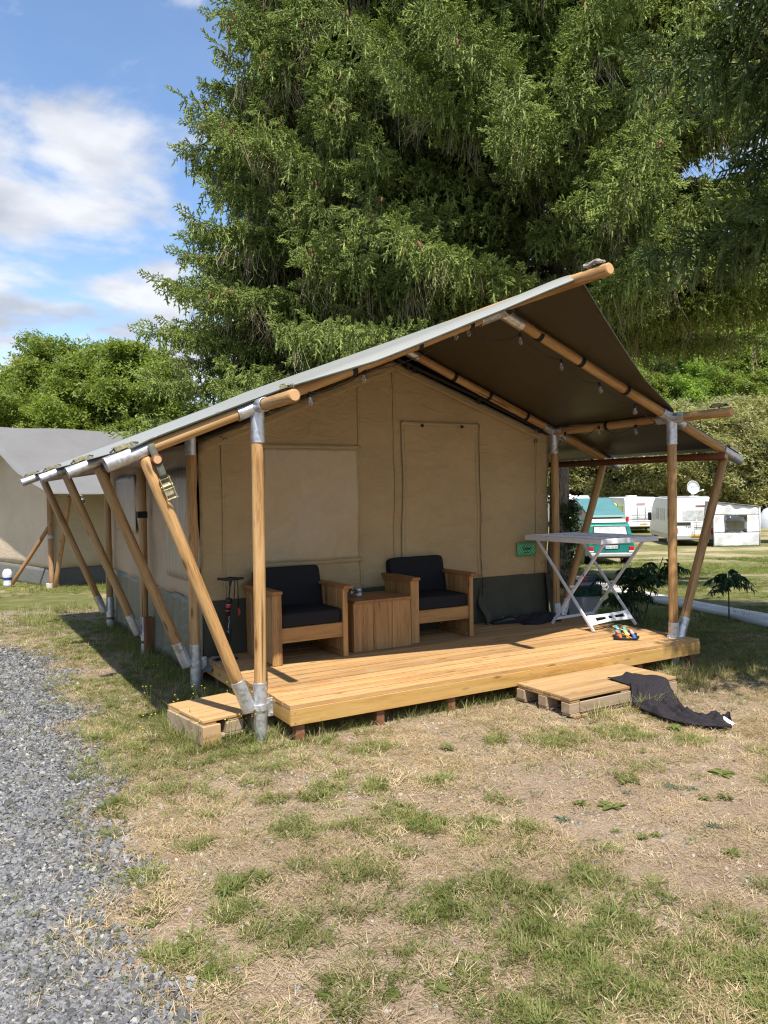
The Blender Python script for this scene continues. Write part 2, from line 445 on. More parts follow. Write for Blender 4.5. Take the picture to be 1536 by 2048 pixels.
def terrain(x, y):
    x = np.asarray(x, float); y = np.asarray(y, float)
    dx, dy = x - CAM.x, y - CAM.y
    L = dx * RGT2.x + dy * RGT2.y
    D = dx * FWD2.x + dy * FWD2.y
    right = np.interp(D, [-500, 9, 11, 14, 31, 43, 55, 68, 85, 130, 220, 500], [0, 0, -0.04, -0.2, -1.27, -1.44, -1.4, -0.7, 5.0, 22, 50, 80])
    left = np.interp(D, [-500, 11, 18, 40, 70, 140, 240, 500], [0, 0, -0.2, -0.3, 0, 3, 14, 30])
    w = sstep(-0.12, 0.12, L / np.maximum(D, 4) )
    z = left * (1 - w) + right * w
    near = sstep(14, 7, np.hypot(dx, dy))
    z = z + (fbm(x * 1.7, y * 1.7, 3) - 0.5) * 0.03 * (0.4 + 0.6 * near)
    return z

def tz(x, y): return float(terrain(x, y))

def link(o): COL.objects.link(o); return o

def tag(o, label=None, cat=None, group=None, kind=None):
    if label: o['label'] = label
    if cat: o['category'] = cat
    if group: o['group'] = group
    if kind: o['kind'] = kind
    return o

def thing(name, label, cat, loc, group=None):
    o = bpy.data.objects.new(name, None)
    o.empty_display_size = 0.2
    o.location = loc
    link(o)
    return tag(o, label, cat, group)

WM = {}
def put(name, me, parent=None, M=None):
    """link a mesh; M is its place in the world, whatever it is parented to"""
    o = bpy.data.objects.new(name, me)
    link(o)
    M = M or Matrix.Identity(4)
    WM[o.name] = M.copy()
    if parent is not None:
        o.parent = parent
        W = WM.get(parent.name) or Matrix.Translation(parent.location)
        o.matrix_parent_inverse = W.inverted()
    o.matrix_basis = M
    return o

def mesh(name, V, F, mats=(), mi=None, smooth=False):
    me = bpy.data.meshes.new(name)
    me.from_pydata([tuple(v) for v in V], [], [tuple(f) for f in F])
    for m in (mats if isinstance(mats, (list, tuple)) else [mats]): me.materials.append(m)
    if mi is not None: me.polygons.foreach_set('material_index', mi)
    if smooth: me.polygons.foreach_set('use_smooth', [True] * len(me.polygons))
    me.update()
    return me

class MB:
    """collects shapes; build() makes ONE mesh object"""
    def __init__(s): s.V, s.F, s.I = [], [], []
    def add(s, V, F, i=0):
        n = len(s.V); s.V += [tuple(v) for v in V]; s.F += [tuple(a + n for a in f) for f in F]; s.I += [i] * len(F)
        return s
    def box(s, c, size, R=None, i=0):
        x, y, z = (q / 2 for q in size)
        P = [Vector(p) for p in ((-x, -y, -z), (x, -y, -z), (x, y, -z), (-x, y, -z), (-x, -y, z), (x, -y, z), (x, y, z), (-x, y, z))]
        if R is not None: P = [R @ p for p in P]
        c = Vector(c)
        return s.add([p + c for p in P], [(0, 3, 2, 1), (4, 5, 6, 7), (0, 1, 5, 4), (1, 2, 6, 5), (2, 3, 7, 6), (3, 0, 4, 7)], i)
    def tube(s, pts, rads, n=8, cap=True, i=0, icap=None):
        pts = [Vector(p) for p in pts]
        if not isinstance(rads, (list, tuple)): rads = [rads] * len(pts)
        V, F = [], []
        ref = None
        for k, p in enumerate(pts):
            d = (pts[min(k + 1, len(pts) - 1)] - pts[max(k - 1, 0)]).normalized()
            if ref is None: ref = d.orthogonal().normalized()
            ref = (ref - d * ref.dot(d)); ref = ref.normalized() if ref.length > 1e-6 else d.orthogonal().normalized()
            b = d.cross(ref)
            for j in range(n):
                a = 2 * math.pi * j / n
                V.append(p + (ref * math.cos(a) + b * math.sin(a)) * rads[k])
        for k in range(len(pts) - 1):
            for j in range(n):
                F.append((k * n + j, k * n + (j + 1) % n, (k + 1) * n + (j + 1) % n, (k + 1) * n + j))
        s.add(V, F, i)
        if cap:
            m = len(s.V) - len(V)
            s.F += [tuple(m + j for j in reversed(range(n))), tuple(m + (len(pts) - 1) * n + j for j in range(n))]
            s.I += [i if icap is None else icap] * 2
        return s
    def lathe(s, prof, n=20, c=(0, 0, 0), i=0, R=None):
        V, F = [], []
        c = Vector(c)
        for r, z in prof:
            for j in range(n):
                a = 2 * math.pi * j / n
                v = Vector((r * math.cos(a), r * math.sin(a), z))
                V.append((R @ v if R is not None else v) + c)
        for k in range(len(prof) - 1):
            for j in range(n):
                F.append((k * n + j, k * n + (j + 1) % n, (k + 1) * n + (j + 1) % n, (k + 1) * n + j))
        return s.add(V, F, i)
    def mesh(s, name, mats, smooth=False, bevel=0.0, seg=1):
        me = mesh(name, s.V, s.F, mats, s.I, smooth)
        if bevel:
            bm = bmesh.new(); bm.from_mesh(me)
            bmesh.ops.remove_doubles(bm, verts=bm.verts, dist=1e-5)
            es = [e for e in bm.edges if len(e.link_faces) == 2 and e.calc_face_angle(0) > 0.5]
            bmesh.ops.bevel(bm, geom=es, offset=bevel, segments=seg, affect='EDGES', profile=0.6, clamp_overlap=True)
            bm.to_mesh(me); bm.free()
        return me
    def build(s, name, mats, parent=None, M=None, **k):
        return put(name, s.mesh(name, mats, **k), parent, M)

def align(p0, p1, roll=0.0):
    p0, p1 = Vector(p0), Vector(p1)
    q = (p1 - p0).to_track_quat('Z', 'Y')
    return Matrix.Translation(p0) @ q.to_matrix().to_4x4() @ Matrix.Rotation(roll, 4, 'Z')

def pole(name, p0, p1, r, mat, parent, end=None, n=16, wob=0.004):
    """round timber with chamfered ends, slightly uneven"""
    L = (Vector(p1) - Vector(p0)).length
    m = MB()
    k = max(3, int(L / 0.35))
    ph = random.random() * 9
    ch = min(0.012, r * 0.3)
    pts, rr = [(0, 0, 0), (0, 0, ch)], [r - ch, r]
    for q in range(1, k):
        t = q / k
        pts.append((math.sin(ph + t * 5) * wob, math.cos(ph * 1.7 + t * 4) * wob, L * t)); rr.append(r * (1 + 0.025 * math.sin(ph + t * 9)))
    pts += [(0, 0, L - ch), (0, 0, L)]; rr += [r, r - ch]
    m.tube(pts, rr, n, True, 0, 1)
    me = m.mesh(name, [mat, end or ENDG])
    for p in me.polygons: p.use_smooth = p.material_index == 0
    return put(name, me, parent, align(p0, p1, ph))

def sleeve(p0, p1, r, parent, name='sleeve', mat=None, n=20, t=0.004):
    L = (Vector(p1) - Vector(p0)).length
    m = MB().lathe([(r - t, 0.0), (r, 0), (r, 0.004), (r, L - 0.004), (r, L), (r - t, L), (r - t, L - 0.03)], n)
    m.lathe([(r - t, 0.03), (r - t, 0)], n)
    me = m.mesh(name, mat or STEEL, True)
    return put(name, me, parent, align(p0, p1))

def bolt(p, d, parent, r=0.009):
    m = MB().lathe([(r, 0), (r, 0.008), (r * 0.6, 0.012), (0.0005, 0.012)], 6)
    return m.build('bolt', STEEL, parent, align(p, Vector(p) + Vector(d)))

BOXC = {}
def board(name, c, size, mat, parent, R=None, bev=0.003, var=True):
    """a bevelled board as an object of its own; alike boards share mesh data"""
    key = (tuple(round(q, 4) for q in size), mat.name, bev)
    if key not in BOXC: BOXC[key] = MB().box((0, 0, 0), size).mesh(name, mat, bevel=bev)
    Mx = Matrix.Translation(c)
    if R is not None: Mx = Mx @ R.to_4x4()
    return put(name, BOXC[key], parent, Mx)

def grid_surface(f, nu, nv):
    V = [f(i / (nu - 1), j / (nv - 1)) for j in range(nv) for i in range(nu)]
    F = [(j * nu + i, j * nu + i + 1, (j + 1) * nu + i + 1, (j + 1) * nu + i) for j in range(nv - 1) for i in range(nu - 1)]
    return V, F

def sheet(name, f, nu, nv, mat, parent=None, thick=0.003, mat2=None, smooth=True, M=None):
    """a cloth-like sheet with real thickness; f(u,v) -> point"""
    V, F = grid_surface(f, nu, nv)
    P = np.array([tuple(v) for v in V]).reshape(nv, nu, 3)
    du = np.gradient(P, axis=1); dv = np.gradient(P, axis=0)
    N = np.cross(du, dv); N /= np.maximum(np.linalg.norm(N, axis=2, keepdims=True), 1e-9)
    B = (P - N * thick).reshape(-1, 3)
    n = nu * nv
    V2 = [tuple(v) for v in V] + [tuple(b) for b in B]
    F2 = list(F) + [tuple(a + n for a in reversed(q)) for q in F]
    mi = [0] * len(F) + [1 if mat2 else 0] * len(F)
    loop = [i for i in range(nu)] + [j * nu + nu - 1 for j in range(1, nv)] + [(nv - 1) * nu + i for i in range(nu - 2, -1, -1)] + [j * nu for j in range(nv - 2, 0, -1)]
    for a, b in zip(loop, loop[1:] + loop[:1]):
        F2.append((b, a, a + n, b + n)); mi.append(0)
    me = mesh(name, V2, F2, [mat] + ([mat2] if mat2 else []), mi, smooth)
    return put(name, me, parent, M)

def text_mesh(txt, size, mat, shear=0.0, extrude=0.001, align_x='CENTER'):
    cu = bpy.data.curves.new(txt, 'FONT'); cu.body = txt; cu.size = size; cu.shear = shear; cu.extrude = extrude
    cu.align_x = align_x; cu.align_y = 'CENTER'; cu.resolution_u = 3
    tmp = bpy.data.objects.new(txt, cu)
    me = bpy.data.meshes.new_from_object(tmp)
    bpy.data.objects.remove(tmp)
    me.materials.clear(); me.materials.append(mat)
    return me

# ---- scattering: many small real meshes on points, for what nobody could count
def tmpl(name, V, F, mats, mi=None, attr=None, smooth=False):
    me = mesh(name, V, F, mats, mi, smooth)
    if attr is not None:
        a = me.attributes.new('tip', 'FLOAT', 'POINT'); a.data.foreach_set('value', attr)
    return bpy.data.objects.new(name, me)

def eul(D, roll):
    """euler angles that turn +Z to D with a roll about it"""
    D = np.asarray(D, float); D = D / np.linalg.norm(D, axis=1, keepdims=True)
    th = np.arccos(np.clip(D[:, 2], -1, 1)); ph = np.arctan2(D[:, 1], D[:, 0])
    c, s_ = np.cos, np.sin
    def Rz(a): z = np.zeros_like(a); o = z + 1; return np.array([[c(a), -s_(a), z], [s_(a), c(a), z], [z, z, o]]).transpose(2, 0, 1)
    def Ry(a): z = np.zeros_like(a); o = z + 1; return np.array([[c(a), z, s_(a)], [z, o, z], [-s_(a), z, c(a)]]).transpose(2, 0, 1)
    R = Rz(ph) @ Ry(th) @ Rz(np.asarray(roll, float))
    ry = np.arcsin(np.clip(-R[:, 2, 0], -1, 1)); rx = np.arctan2(R[:, 2, 1], R[:, 2, 2]); rz = np.arctan2(R[:, 1, 0], R[:, 0, 0])
    return np.stack([rx, ry, rz], 1)

NGS = {}
def scatter_group(temps):
    key = tuple(t.name for t in temps)
    if key in NGS: return NGS[key]
    ng = bpy.data.node_groups.new('scatter', 'GeometryNodeTree')
    ng.interface.new_socket('Geometry', in_out='INPUT', socket_type='NodeSocketGeometry')
    ng.interface.new_socket('Geometry', in_out='OUTPUT', socket_type='NodeSocketGeometry')
    N, L = ng.nodes, ng.links
    gi, go = N.new('NodeGroupInput'), N.new('NodeGroupOutput')
    ip = N.new('GeometryNodeInstanceOnPoints')
    L.new(gi.outputs[0], ip.inputs['Points'])
    g2i = N.new('GeometryNodeGeometryToInstance')
    for t in temps:
        oi = N.new('GeometryNodeObjectInfo'); oi.inputs['Object'].default_value = t
        oi.inputs['As Instance'].default_value = True
        L.new(oi.outputs['Geometry'], g2i.inputs[0])
    L.new(g2i.outputs[0], ip.inputs['Instance'])
    ip.inputs['Pick Instance'].default_value = True
    def at(nm, ty):
        a = N.new('GeometryNodeInputNamedAttribute'); a.data_type = ty; a.inputs['Name'].default_value = nm
        return a.outputs['Attribute']
    L.new(at('idx', 'INT'), ip.inputs['Instance Index'])
    L.new(at('rot', 'FLOAT_VECTOR'), ip.inputs['Rotation'])
    L.new(at('scl', 'FLOAT'), ip.inputs['Scale'])
    L.new(ip.outputs[0], go.inputs[0])
    NGS[key] = ng
    return ng

def scatter(name, temps, P, E_, S, parent=None, M=None, kind='stuff'):
    P = np.asarray(P, float); n = len(P)
    me = bpy.data.meshes.new(name)
    me.vertices.add(n); me.vertices.foreach_set('co', P.ravel())
    a = me.attributes.new('rot', 'FLOAT_VECTOR', 'POINT'); a.data.foreach_set('vector', np.asarray(E_, float).ravel())
    a = me.attributes.new('scl', 'FLOAT', 'POINT'); a.data.foreach_set('value', np.asarray(S, float).ravel())
    a = me.attributes.new('idx', 'INT', 'POINT'); a.data.foreach_set('value', rng.integers(0, len(temps), n).astype(np.int32))
    me.update()
    o = put(name, me, parent, M)
    md = o.modifiers.new('scatter', 'NODES'); md.node_group = scatter_group(temps)
    if kind: o['kind'] = kind
    return o

def copy_tree(o, parent=None):
    c = o.copy(); link(c)
    if parent is not None:
        c.parent = parent; c.matrix_parent_inverse = o.matrix_parent_inverse.copy()
    for ch in list(o.children): copy_tree(ch, c)
    return c

# ------------------------------------------------------------------ ground
def ground():
    rs = np.concatenate([np.linspace(0.6, 14, 150), 14 * 1.035 ** np.arange(1, 105)])
    az = np.concatenate([np.linspace(-50, 50, 230), np.linspace(50, 310, 60)[1:-1]])
    a = np.radians(az)
    A, Rr = np.meshgrid(a, rs)
    lat, dep = Rr * np.sin(A), Rr * np.cos(A)
    X = CAM.x + lat * RGT2.x + dep * FWD2.x; Y = CAM.y + lat * RGT2.y + dep * FWD2.y
    Z = terrain(X, Y)
    nu, nv = len(a), len(rs)
    V = np.stack([X, Y, Z], 2).reshape(-1, 3)
    F = [(j * nu + (i + 1) % nu, j * nu + i, (j + 1) * nu + i, (j + 1) * nu + (i + 1) % nu) for j in range(nv - 1) for i in range(nu)]
    V = np.concatenate([V, [[CAM.x, CAM.y, 0]]]); c = len(V) - 1
    F += [((i + 1) % nu, c, i) for i in range(nu)]
    F = [tuple(reversed(f)) for f in F]
    t = NT('ground_soil')
    g = t.coords((1, 1, 1), geo=True)
    n_big = t.noise(g, 0.45, 5, 0.6, 0.4); n_mid = t.noise(g, 2.4, 6, 0.65, 0.5); n_fin = t.noise(g, 38, 5, 0.7); n_grain = t.noise(g, 190, 3, 0.6)
    soil = t.ramp(n_mid, [(0.3, (0.29, 0.195, 0.125)), (0.5, (0.45, 0.325, 0.215)), (0.72, (0.57, 0.435, 0.305))])
    fine = t.ramp(n_fin, [(0.32, (0.19, 0.13, 0.085)), (0.55, (0.48, 0.36, 0.245)), (0.75, (0.66, 0.54, 0.41))])
    near = t.mix(0.5, soil, fine)
    speck = t.ramp(n_grain, [(0.35, (0.75, 0.75, 0.75)), (0.6, (1.05, 1.05, 1.05))])
    near = t.mix(0.85, near, speck, 'MULTIPLY')
    near = t.mix(0.5, near, t.ramp(t.noise(g, 90, 4, 0.7), [(0.36, (0.55, 0.55, 0.55)), (0.6, (1.08, 1.08, 1.08))]), 'MULTIPLY')
    # bare cracked earth
    vo = t.node('ShaderNodeTexVoronoi', feature='DISTANCE_TO_EDGE'); vo.inputs['Scale'].default_value = 7
    wv = t.node('ShaderNodeMix', data_type='RGBA'); wv.inputs[0].default_value = 0.06
    t.link(g, wv.inputs[6]); nz = t.node('ShaderNodeTexNoise'); nz.inputs['Scale'].default_value = 5; t.link(g, nz.inputs['Vector']); t.link(nz.outputs['Color'], wv.inputs[7]); t.link(wv.outputs[2], vo.inputs['Vector'])
    crack = t.rng(vo.outputs['Distance'], 0.0, 0.025, 0.7, 0.0)
    near = t.mix(t.math('MULTIPLY', crack, t.rng(n_big, 0.45, 0.6, 0, 0.35)), near, (0.20, 0.145, 0.09))
    # meadow: mown, half dry
    field = t.ramp(t.math('ADD', t.math('MULTIPLY', n_mid, 0.5), t.math('MULTIPLY', n_fin, 0.5)), [(0.32, (0.095, 0.105, 0.028)), (0.5, (0.165, 0.165, 0.055)), (0.68, (0.30, 0.26, 0.115))])
    dry = t.rng(t.noise(t.coords((0.5, 0.5, 0.5), geo=True), 0.55, 5, 0.6), 0.50, 0.62, 0, 0.85)
    field = t.mix(dry, field, (0.43, 0.34, 0.20))
    at = t.node('ShaderNodeAttribute'); at.attribute_name = 'meadow'
    gm = t.rng(t.math('ADD', at.outputs['Fac'], t.math('MULTIPLY', t.math('SUBTRACT', n_mid, 0.5), 0.7)), 0.35, 0.65)
    col = t.mix(gm, near, field)
    at2 = t.node('ShaderNodeAttribute'); at2.attribute_name = 'gravel'
    slate = t.ramp(n_fin, [(0.3, (0.05, 0.053, 0.06)), (0.7, (0.18, 0.19, 0.21))])
    gv = t.rng(t.math('ADD', at2.outputs['Fac'], t.math('MULTIPLY', t.math('SUBTRACT', n_mid, 0.5), 0.8)), 0.4, 0.6)
    col = t.mix(gv, col, slate)
    t.set(col, 0.95, 0, 0.15)
    t.bump(t.math('ADD', t.math('MULTIPLY', n_fin, 0.7), t.math('MULTIPLY', n_grain, 0.3)), 1.0, 0.035)
    me = mesh('ground', V, F, t.m, smooth=True)
    x, y = V[:, 0], V[:, 1]
    for nm, fn in (('meadow', meadow_mask), ('gravel', gravel_mask)):
        q = me.attributes.new(nm, 'FLOAT', 'POINT'); q.data.foreach_set('value', np.asarray(fn(x, y), float))
    o = put('ground', me); o['kind'] = 'structure'

GX = [(-40, -1.45), (-2.8, -1.5), (-2.06, -1.53), (-1.27, -1.42), (-0.2, -1.22), (1.2, -1.15), (3.7, -1.05), (5.0, -1.25), (8.0, -3.5), (12.0, -8.0), (60, -16)]
def gravel_mask(x, y):
    e = np.interp(y, [a for a, _ in GX], [b for _, b in GX])
    e = e + (fbm(np.asarray(x) * 0 + 3, np.asarray(y) * 2.5, 11) - 0.5) * 0.5
    return sstep(0.30, -0.36, x - e)

def meadow_mask(x, y):
    dx, dy = np.asarray(x) - CAM.x, np.asarray(y) - CAM.y
    L = dx * RGT2.x + dy * RGT2.y; D = dx * FWD2.x + dy * FWD2.y
    a = sstep(9.0, 11.0, D) * sstep(1.2, 2.4, L)
    b = sstep(11.5, 14.5, D) * sstep(0.5, -1.5, L)
    # rough green verge beside the tent's left wall
    c = sstep(-1.5, -0.4, x) * sstep(1.2, 0.6, x) * sstep(0.4, 1.6, y) * 0.3
    return np.clip(np.maximum(np.maximum(a, b), c), 0, 1)
ground()

# pale concrete kerb path on the right
def path():
    c = [(7.5, 0.8), (7.82, 1.5), (8.58, 3.1), (9.55, 4.97), (11.3, 7.75), (12.6, 9.8)]
    cx = [p[0] for p in c]; cy = [p[1] for p in c]
    def f(u, v):
        y = -3.5 + u * 15; x = float(np.interp(y, [-3.5] + cy + [12], [6.0] + cx + [14.0]))
        xx = x + (v - 0.5) * 0.60
        yy = y + (v - 0.5) * -0.2
        return (xx, yy, tz(xx, yy) + 0.012)
    o = sheet('path', f, 60, 4, CONCRETE, None, 0.04)
    o['kind'] = 'structure'
path()

# ------------------------------------------------------------------ the safari tent
W, H, RX, RZ, OV = 4.5, 2.4775, 2.294, 3.40, 1.076
FY = [0.0, 1.758, 3.798, 5.924]
DHR = 0.056
PR = 0.046
def eave_z(side): return H + (DHR if side > 0 else 0)
def rafter_at(side, x, y=0.0):
    """height of the rafter axis at a given x"""
    ex, ez = (0.0, H) if side < 0 else (W, H + DHR)
    s = (RZ - ez) / (RX - ex)
    return ez + s * (x - ex)

def safari_tent():
    T = thing('safari_tent', 'safari tent of round timber poles with sand canvas walls and an open porch', 'tent', (W / 2, 3.0, 0))
    for fi, y in enumerate(FY):
        for side in (-1, 1):
            if side > 0 and fi > 1: continue
            ex = 0.0 if side < 0 else W
            ez = eave_z(side)
            lean = -0.03 if (fi == 0 and side < 0) else 0.0
            zb = tz(ex, y) - 0.03
            p = pole('post', (ex + lean, y, 0.05), (ex, y, ez - 0.02), PR, POLE, T)
            sleeve((ex + lean, y, zb), (ex + lean * 0.85, y, 0.43), PR + 0.006, p)
            sleeve((ex, y, ez - 0.27), (ex, y, ez - 0.03), PR + 0.006, p)
            if fi in (0, 1):
                # clamp ring and lugs low on the sleeve
                sleeve((ex + lean, y, 0.225), (ex + lean, y, 0.275), PR + 0.016, p, 'clamp')
                sg = 1 if side < 0 else -1
                board('clamp_lug', (ex + lean + sg * 0.078, y - 0.005, 0.235), (0.05, 0.012, 0.14), STEEL, p)
                board('clamp_lug', (ex + lean - sg * 0.075, y, 0.25), (0.05, 0.02, 0.03), STEEL, p)
                for dz in (0.19, 0.28): bolt((ex + lean + sg * 0.088, y - 0.012, dz), (0, -1, 0), p)
            else:
                sleeve((ex, y, 0.2), (ex, y, 0.25), PR + 0.016, p, 'clamp')
                sleeve((ex, y, 0.118), (ex, y, 0.15), PR + 0.009, p, 'rust_ring', RUST)
            # rafter
            ox = ex + side * OV
            oz = rafter_at(side, ox)
            iz = rafter_at(side, RX)
            rf = pole('rafter', (ox, y, oz), (RX - side * -0.02, y, iz), PR, POLE, T)
            d = (Vector((RX, y, iz)) - Vector((ox, y, oz))).normalized()
            a0 = Vector((ox, y, oz))
            sleeve(a0 - d * 0.01, a0 + d * 0.30, PR + 0.006, rf)
            j = Vector((ex, y, ez))
            sleeve(j - d * 0.17, j + d * 0.17, PR + 0.007, rf)
            jr = Vector((RX, y, iz))
            sleeve(jr - d * 0.26, jr - d * 0.02, PR + 0.007, rf)
            for off in ((0.35, 0.62, 0.85) if fi == 0 else (0.25, 0.5, 0.72)):
                q = j.lerp(jr, off - 0.05 * (side > 0))
                sleeve(q - d * 0.022, q + d * 0.022, PR + 0.004, rf, 'black_strap', BLACKV)
            # outer strut from the rafter end to the post foot
            st = a0 + d * 0.27 + Vector((0, -0.005, -0.05))
            sb = Vector((ex + lean + side * 0.085, y, 0.24))
            s_ = pole('strut', sb, st, PR, POLE, T)
            ds = (st - sb).normalized()
            sleeve(sb - ds * 0.01, sb + ds * 0.24, PR + 0.006, s_)
            # tarpaulin ratchet on the tube end
            ratchet(a0 + d * 0.12 + Vector((0, 0, 0.078)), d, T)
    # strap and buckle hanging down the front left strut
    strap_buckle(T)
    # poles along the tent
    for side in (-1, 1):
        ex = 0.0 if side < 0 else W
        ez = eave_z(side)
        e = pole('eave_pole', (ex, -0.70, ez), (ex, FY[3] + 0.3, ez - 0.02), PR, POLE, T)
        for y in (FY[0], FY[1]):
            sleeve((ex, y - 0.17, ez), (ex, y + 0.17, ez), PR + 0.006, e)
        sleeve((ex, 0.85, ez), (ex, 0.9, ez), PR + 0.004, e, 'black_strap', BLACKV)
        ratchet(Vector((ex, -0.56, ez + 0.075)), Vector((0, -1, 0)), T)
        xo = ex + side * (0.76 if side < 0 else 0.74)
        zo = rafter_at(side, xo) - 0.095
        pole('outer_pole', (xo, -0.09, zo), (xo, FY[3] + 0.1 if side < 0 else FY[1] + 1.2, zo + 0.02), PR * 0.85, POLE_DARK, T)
    rp = pole('ridge_pole', (RX, -1.29, RZ + 0.05), (RX, FY[3] + 0.4, RZ), PR + 0.002, POLE, T)
    sleeve((RX, -0.12, RZ + 0.002), (RX, 0.14, RZ), PR + 0.008, rp)
    ratchet(Vector((RX, -1.12, RZ + 0.125)), Vector((0, -1, 0)), T, cloth=True)
    tarp(T)
    walls(T)
    return T

def ratchet(p, d, T, cloth=False):
    d = Vector(d).normalized()
    up = Vector((0, 0, 1)); sidev = d.cross(up).normalized(); up2 = sidev.cross(d)
    R = Matrix((d, sidev, up2)).transposed()
    m = MB()
    for s in (-1, 1):
        m.box(Vector(p) + R @ Vector((0, s * 0.022, 0.0)), (0.13, 0.004, 0.026), R, 0)
    m.box(Vector(p) + R @ Vector((-0.03, 0, 0.018)), (0.09, 0.05, 0.004), R, 0)
    m.tube([Vector(p) + R @ Vector((0.05, -0.03, 0.006)), Vector(p) + R @ Vector((0.05, 0.03, 0.006))], 0.007, 8, i=0)
    m.tube([Vector(p) + R @ Vector((-0.055, -0.03, 0.012)), Vector(p) + R @ Vector((-0.055, 0.03, 0.012))], 0.006, 8, i=0)
    m.box(Vector(p) + R @ Vector((0, 0, -0.014)), (0.20, 0.036, 0.004), R, 1)
    m.tube([Vector(p) + R @ Vector((-0.10 + 0.2 * k / 6, math.sin(k * 2.2) * 0.016, -0.006 + 0.014 * math.sin(k * 1.6))) for k in range(7)], 0.008, 6, i=1)
    if cloth:
        for k in range(4):
            m.tube([Vector(p) + R @ Vector((-0.10 + 0.045 * q + 0.01 * k, -0.03 + 0.02 * k + 0.01 * math.sin(q + k), 0.012 * math.sin(q * 2 + k))) for q in range(5)], [0.012, 0.02, 0.016, 0.02, 0.01], 7, i=2)
    m.build('ratchet', [ZINC, OLIVEW, PALE_CLOTH], T)
PALE_CLOTH = plain('pale_camouflage_webbing', (0.36, 0.32, 0.25), 0.9, 0, 0.3, 30)

def strap_buckle(T):
    a = Vector((-0.80, -0.062, 2.185)); b = Vector((-0.715, -0.075, 1.955))
    dn = (b - a).normalized(); wd = dn.cross(Vector((0, -1, 0))).normalized(); nrm = wd.cross(dn)
    R = Matrix((wd, nrm, dn)).transposed()
    s = sheet('hanging_strap', lambda u, v: a.lerp(b, v) + wd * (u - 0.5) * 0.05 + Vector((0, -0.006 * math.sin(v * 3.1), 0)), 3, 10, OLIVEW, T, 0.003)
    m = MB()
    for q in (-1, 1): m.box(b + R @ Vector((q * 0.034, -0.01, 0.075)), (0.004, 0.03, 0.16), R)
    for z, r in ((0.01, 0.006), (0.06, 0.009), (0.085, 0.006), (0.155, 0.008)):
        m.tube([b + R @ Vector((-0.042, -0.012, z)), b + R @ Vector((0.042, -0.012, z))], r, 8)
    m.box(b + R @ Vector((0, -0.018, 0.05)), (0.06, 0.004, 0.022), R).box(b + R @ Vector((0, -0.02, 0.11)), (0.06, 0.006, 0.035), R)
    k = m.build('buckle', ZINC, s)
    return s

def tarp_front(x):
    if x <= 0: return -0.06 - 0.10 * min(1, -x / 0.9) * 0
    if x >= W: return 0.0
    t = x / RX if x <= RX else (W - x) / (W - RX)
    return -0.05 - 0.93 * t ** 1.12

def tarp(T):
    for side in (-1, 1):
        ex = 0.0 if side < 0 else W
        xo = ex + side * 0.93
        yb = FY[3] + 0.75
        def f(u, v):
            x = RX + (xo - RX) * u
            yf = tarp_front(x)
            v = v ** 1.7
            y = yf + (yb - yf) * v
            z = rafter_at(side, x) + PR + 0.022
            # sag between frames and a small droop at the free edges
            fr = FY + [yb]
            seg = max([k for k in range(len(fr) - 1) if y >= fr[k]] or [0])
            tt = min(max((y - fr[seg]) / (fr[seg + 1] - fr[seg]), 0), 1) if y > 0 else 0
            z -= 0.022 * math.sin(math.pi * tt) * math.sin(math.pi * u)
            if y < 0: z += 0.05 * (y / -1.3) * (1 - u) + 0.012 * math.sin(u * 9) * min(1, -y)
            if u > 0.97: z -= 0.015
            z += 0.02 * max(0, 1 - u * 6)
            z -= 0.06 * max(0, min(1, (-yf - 0.10) / 0.25)) * math.exp(-(y - yf) / 0.07)
            return (x, y, z)
        g = (lambda u, v: f(u, v)) if side > 0 else (lambda u, v: f(u, v))
        if side < 0:
            g = lambda u, v: f(1 - u, v)
        # top face upward: u from left to right
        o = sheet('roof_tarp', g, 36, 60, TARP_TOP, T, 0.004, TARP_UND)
        # dark hem along the free front edge
        pts = []
        for k in range(25):
            x = RX + (xo - RX) * k / 24
            q = f(k / 24, 0)
            pts.append((q[0], q[1] + 0.004, q[2] - 0.010))
        MB().tube(pts, 0.007, 6).build('hem', SKIRT, o)

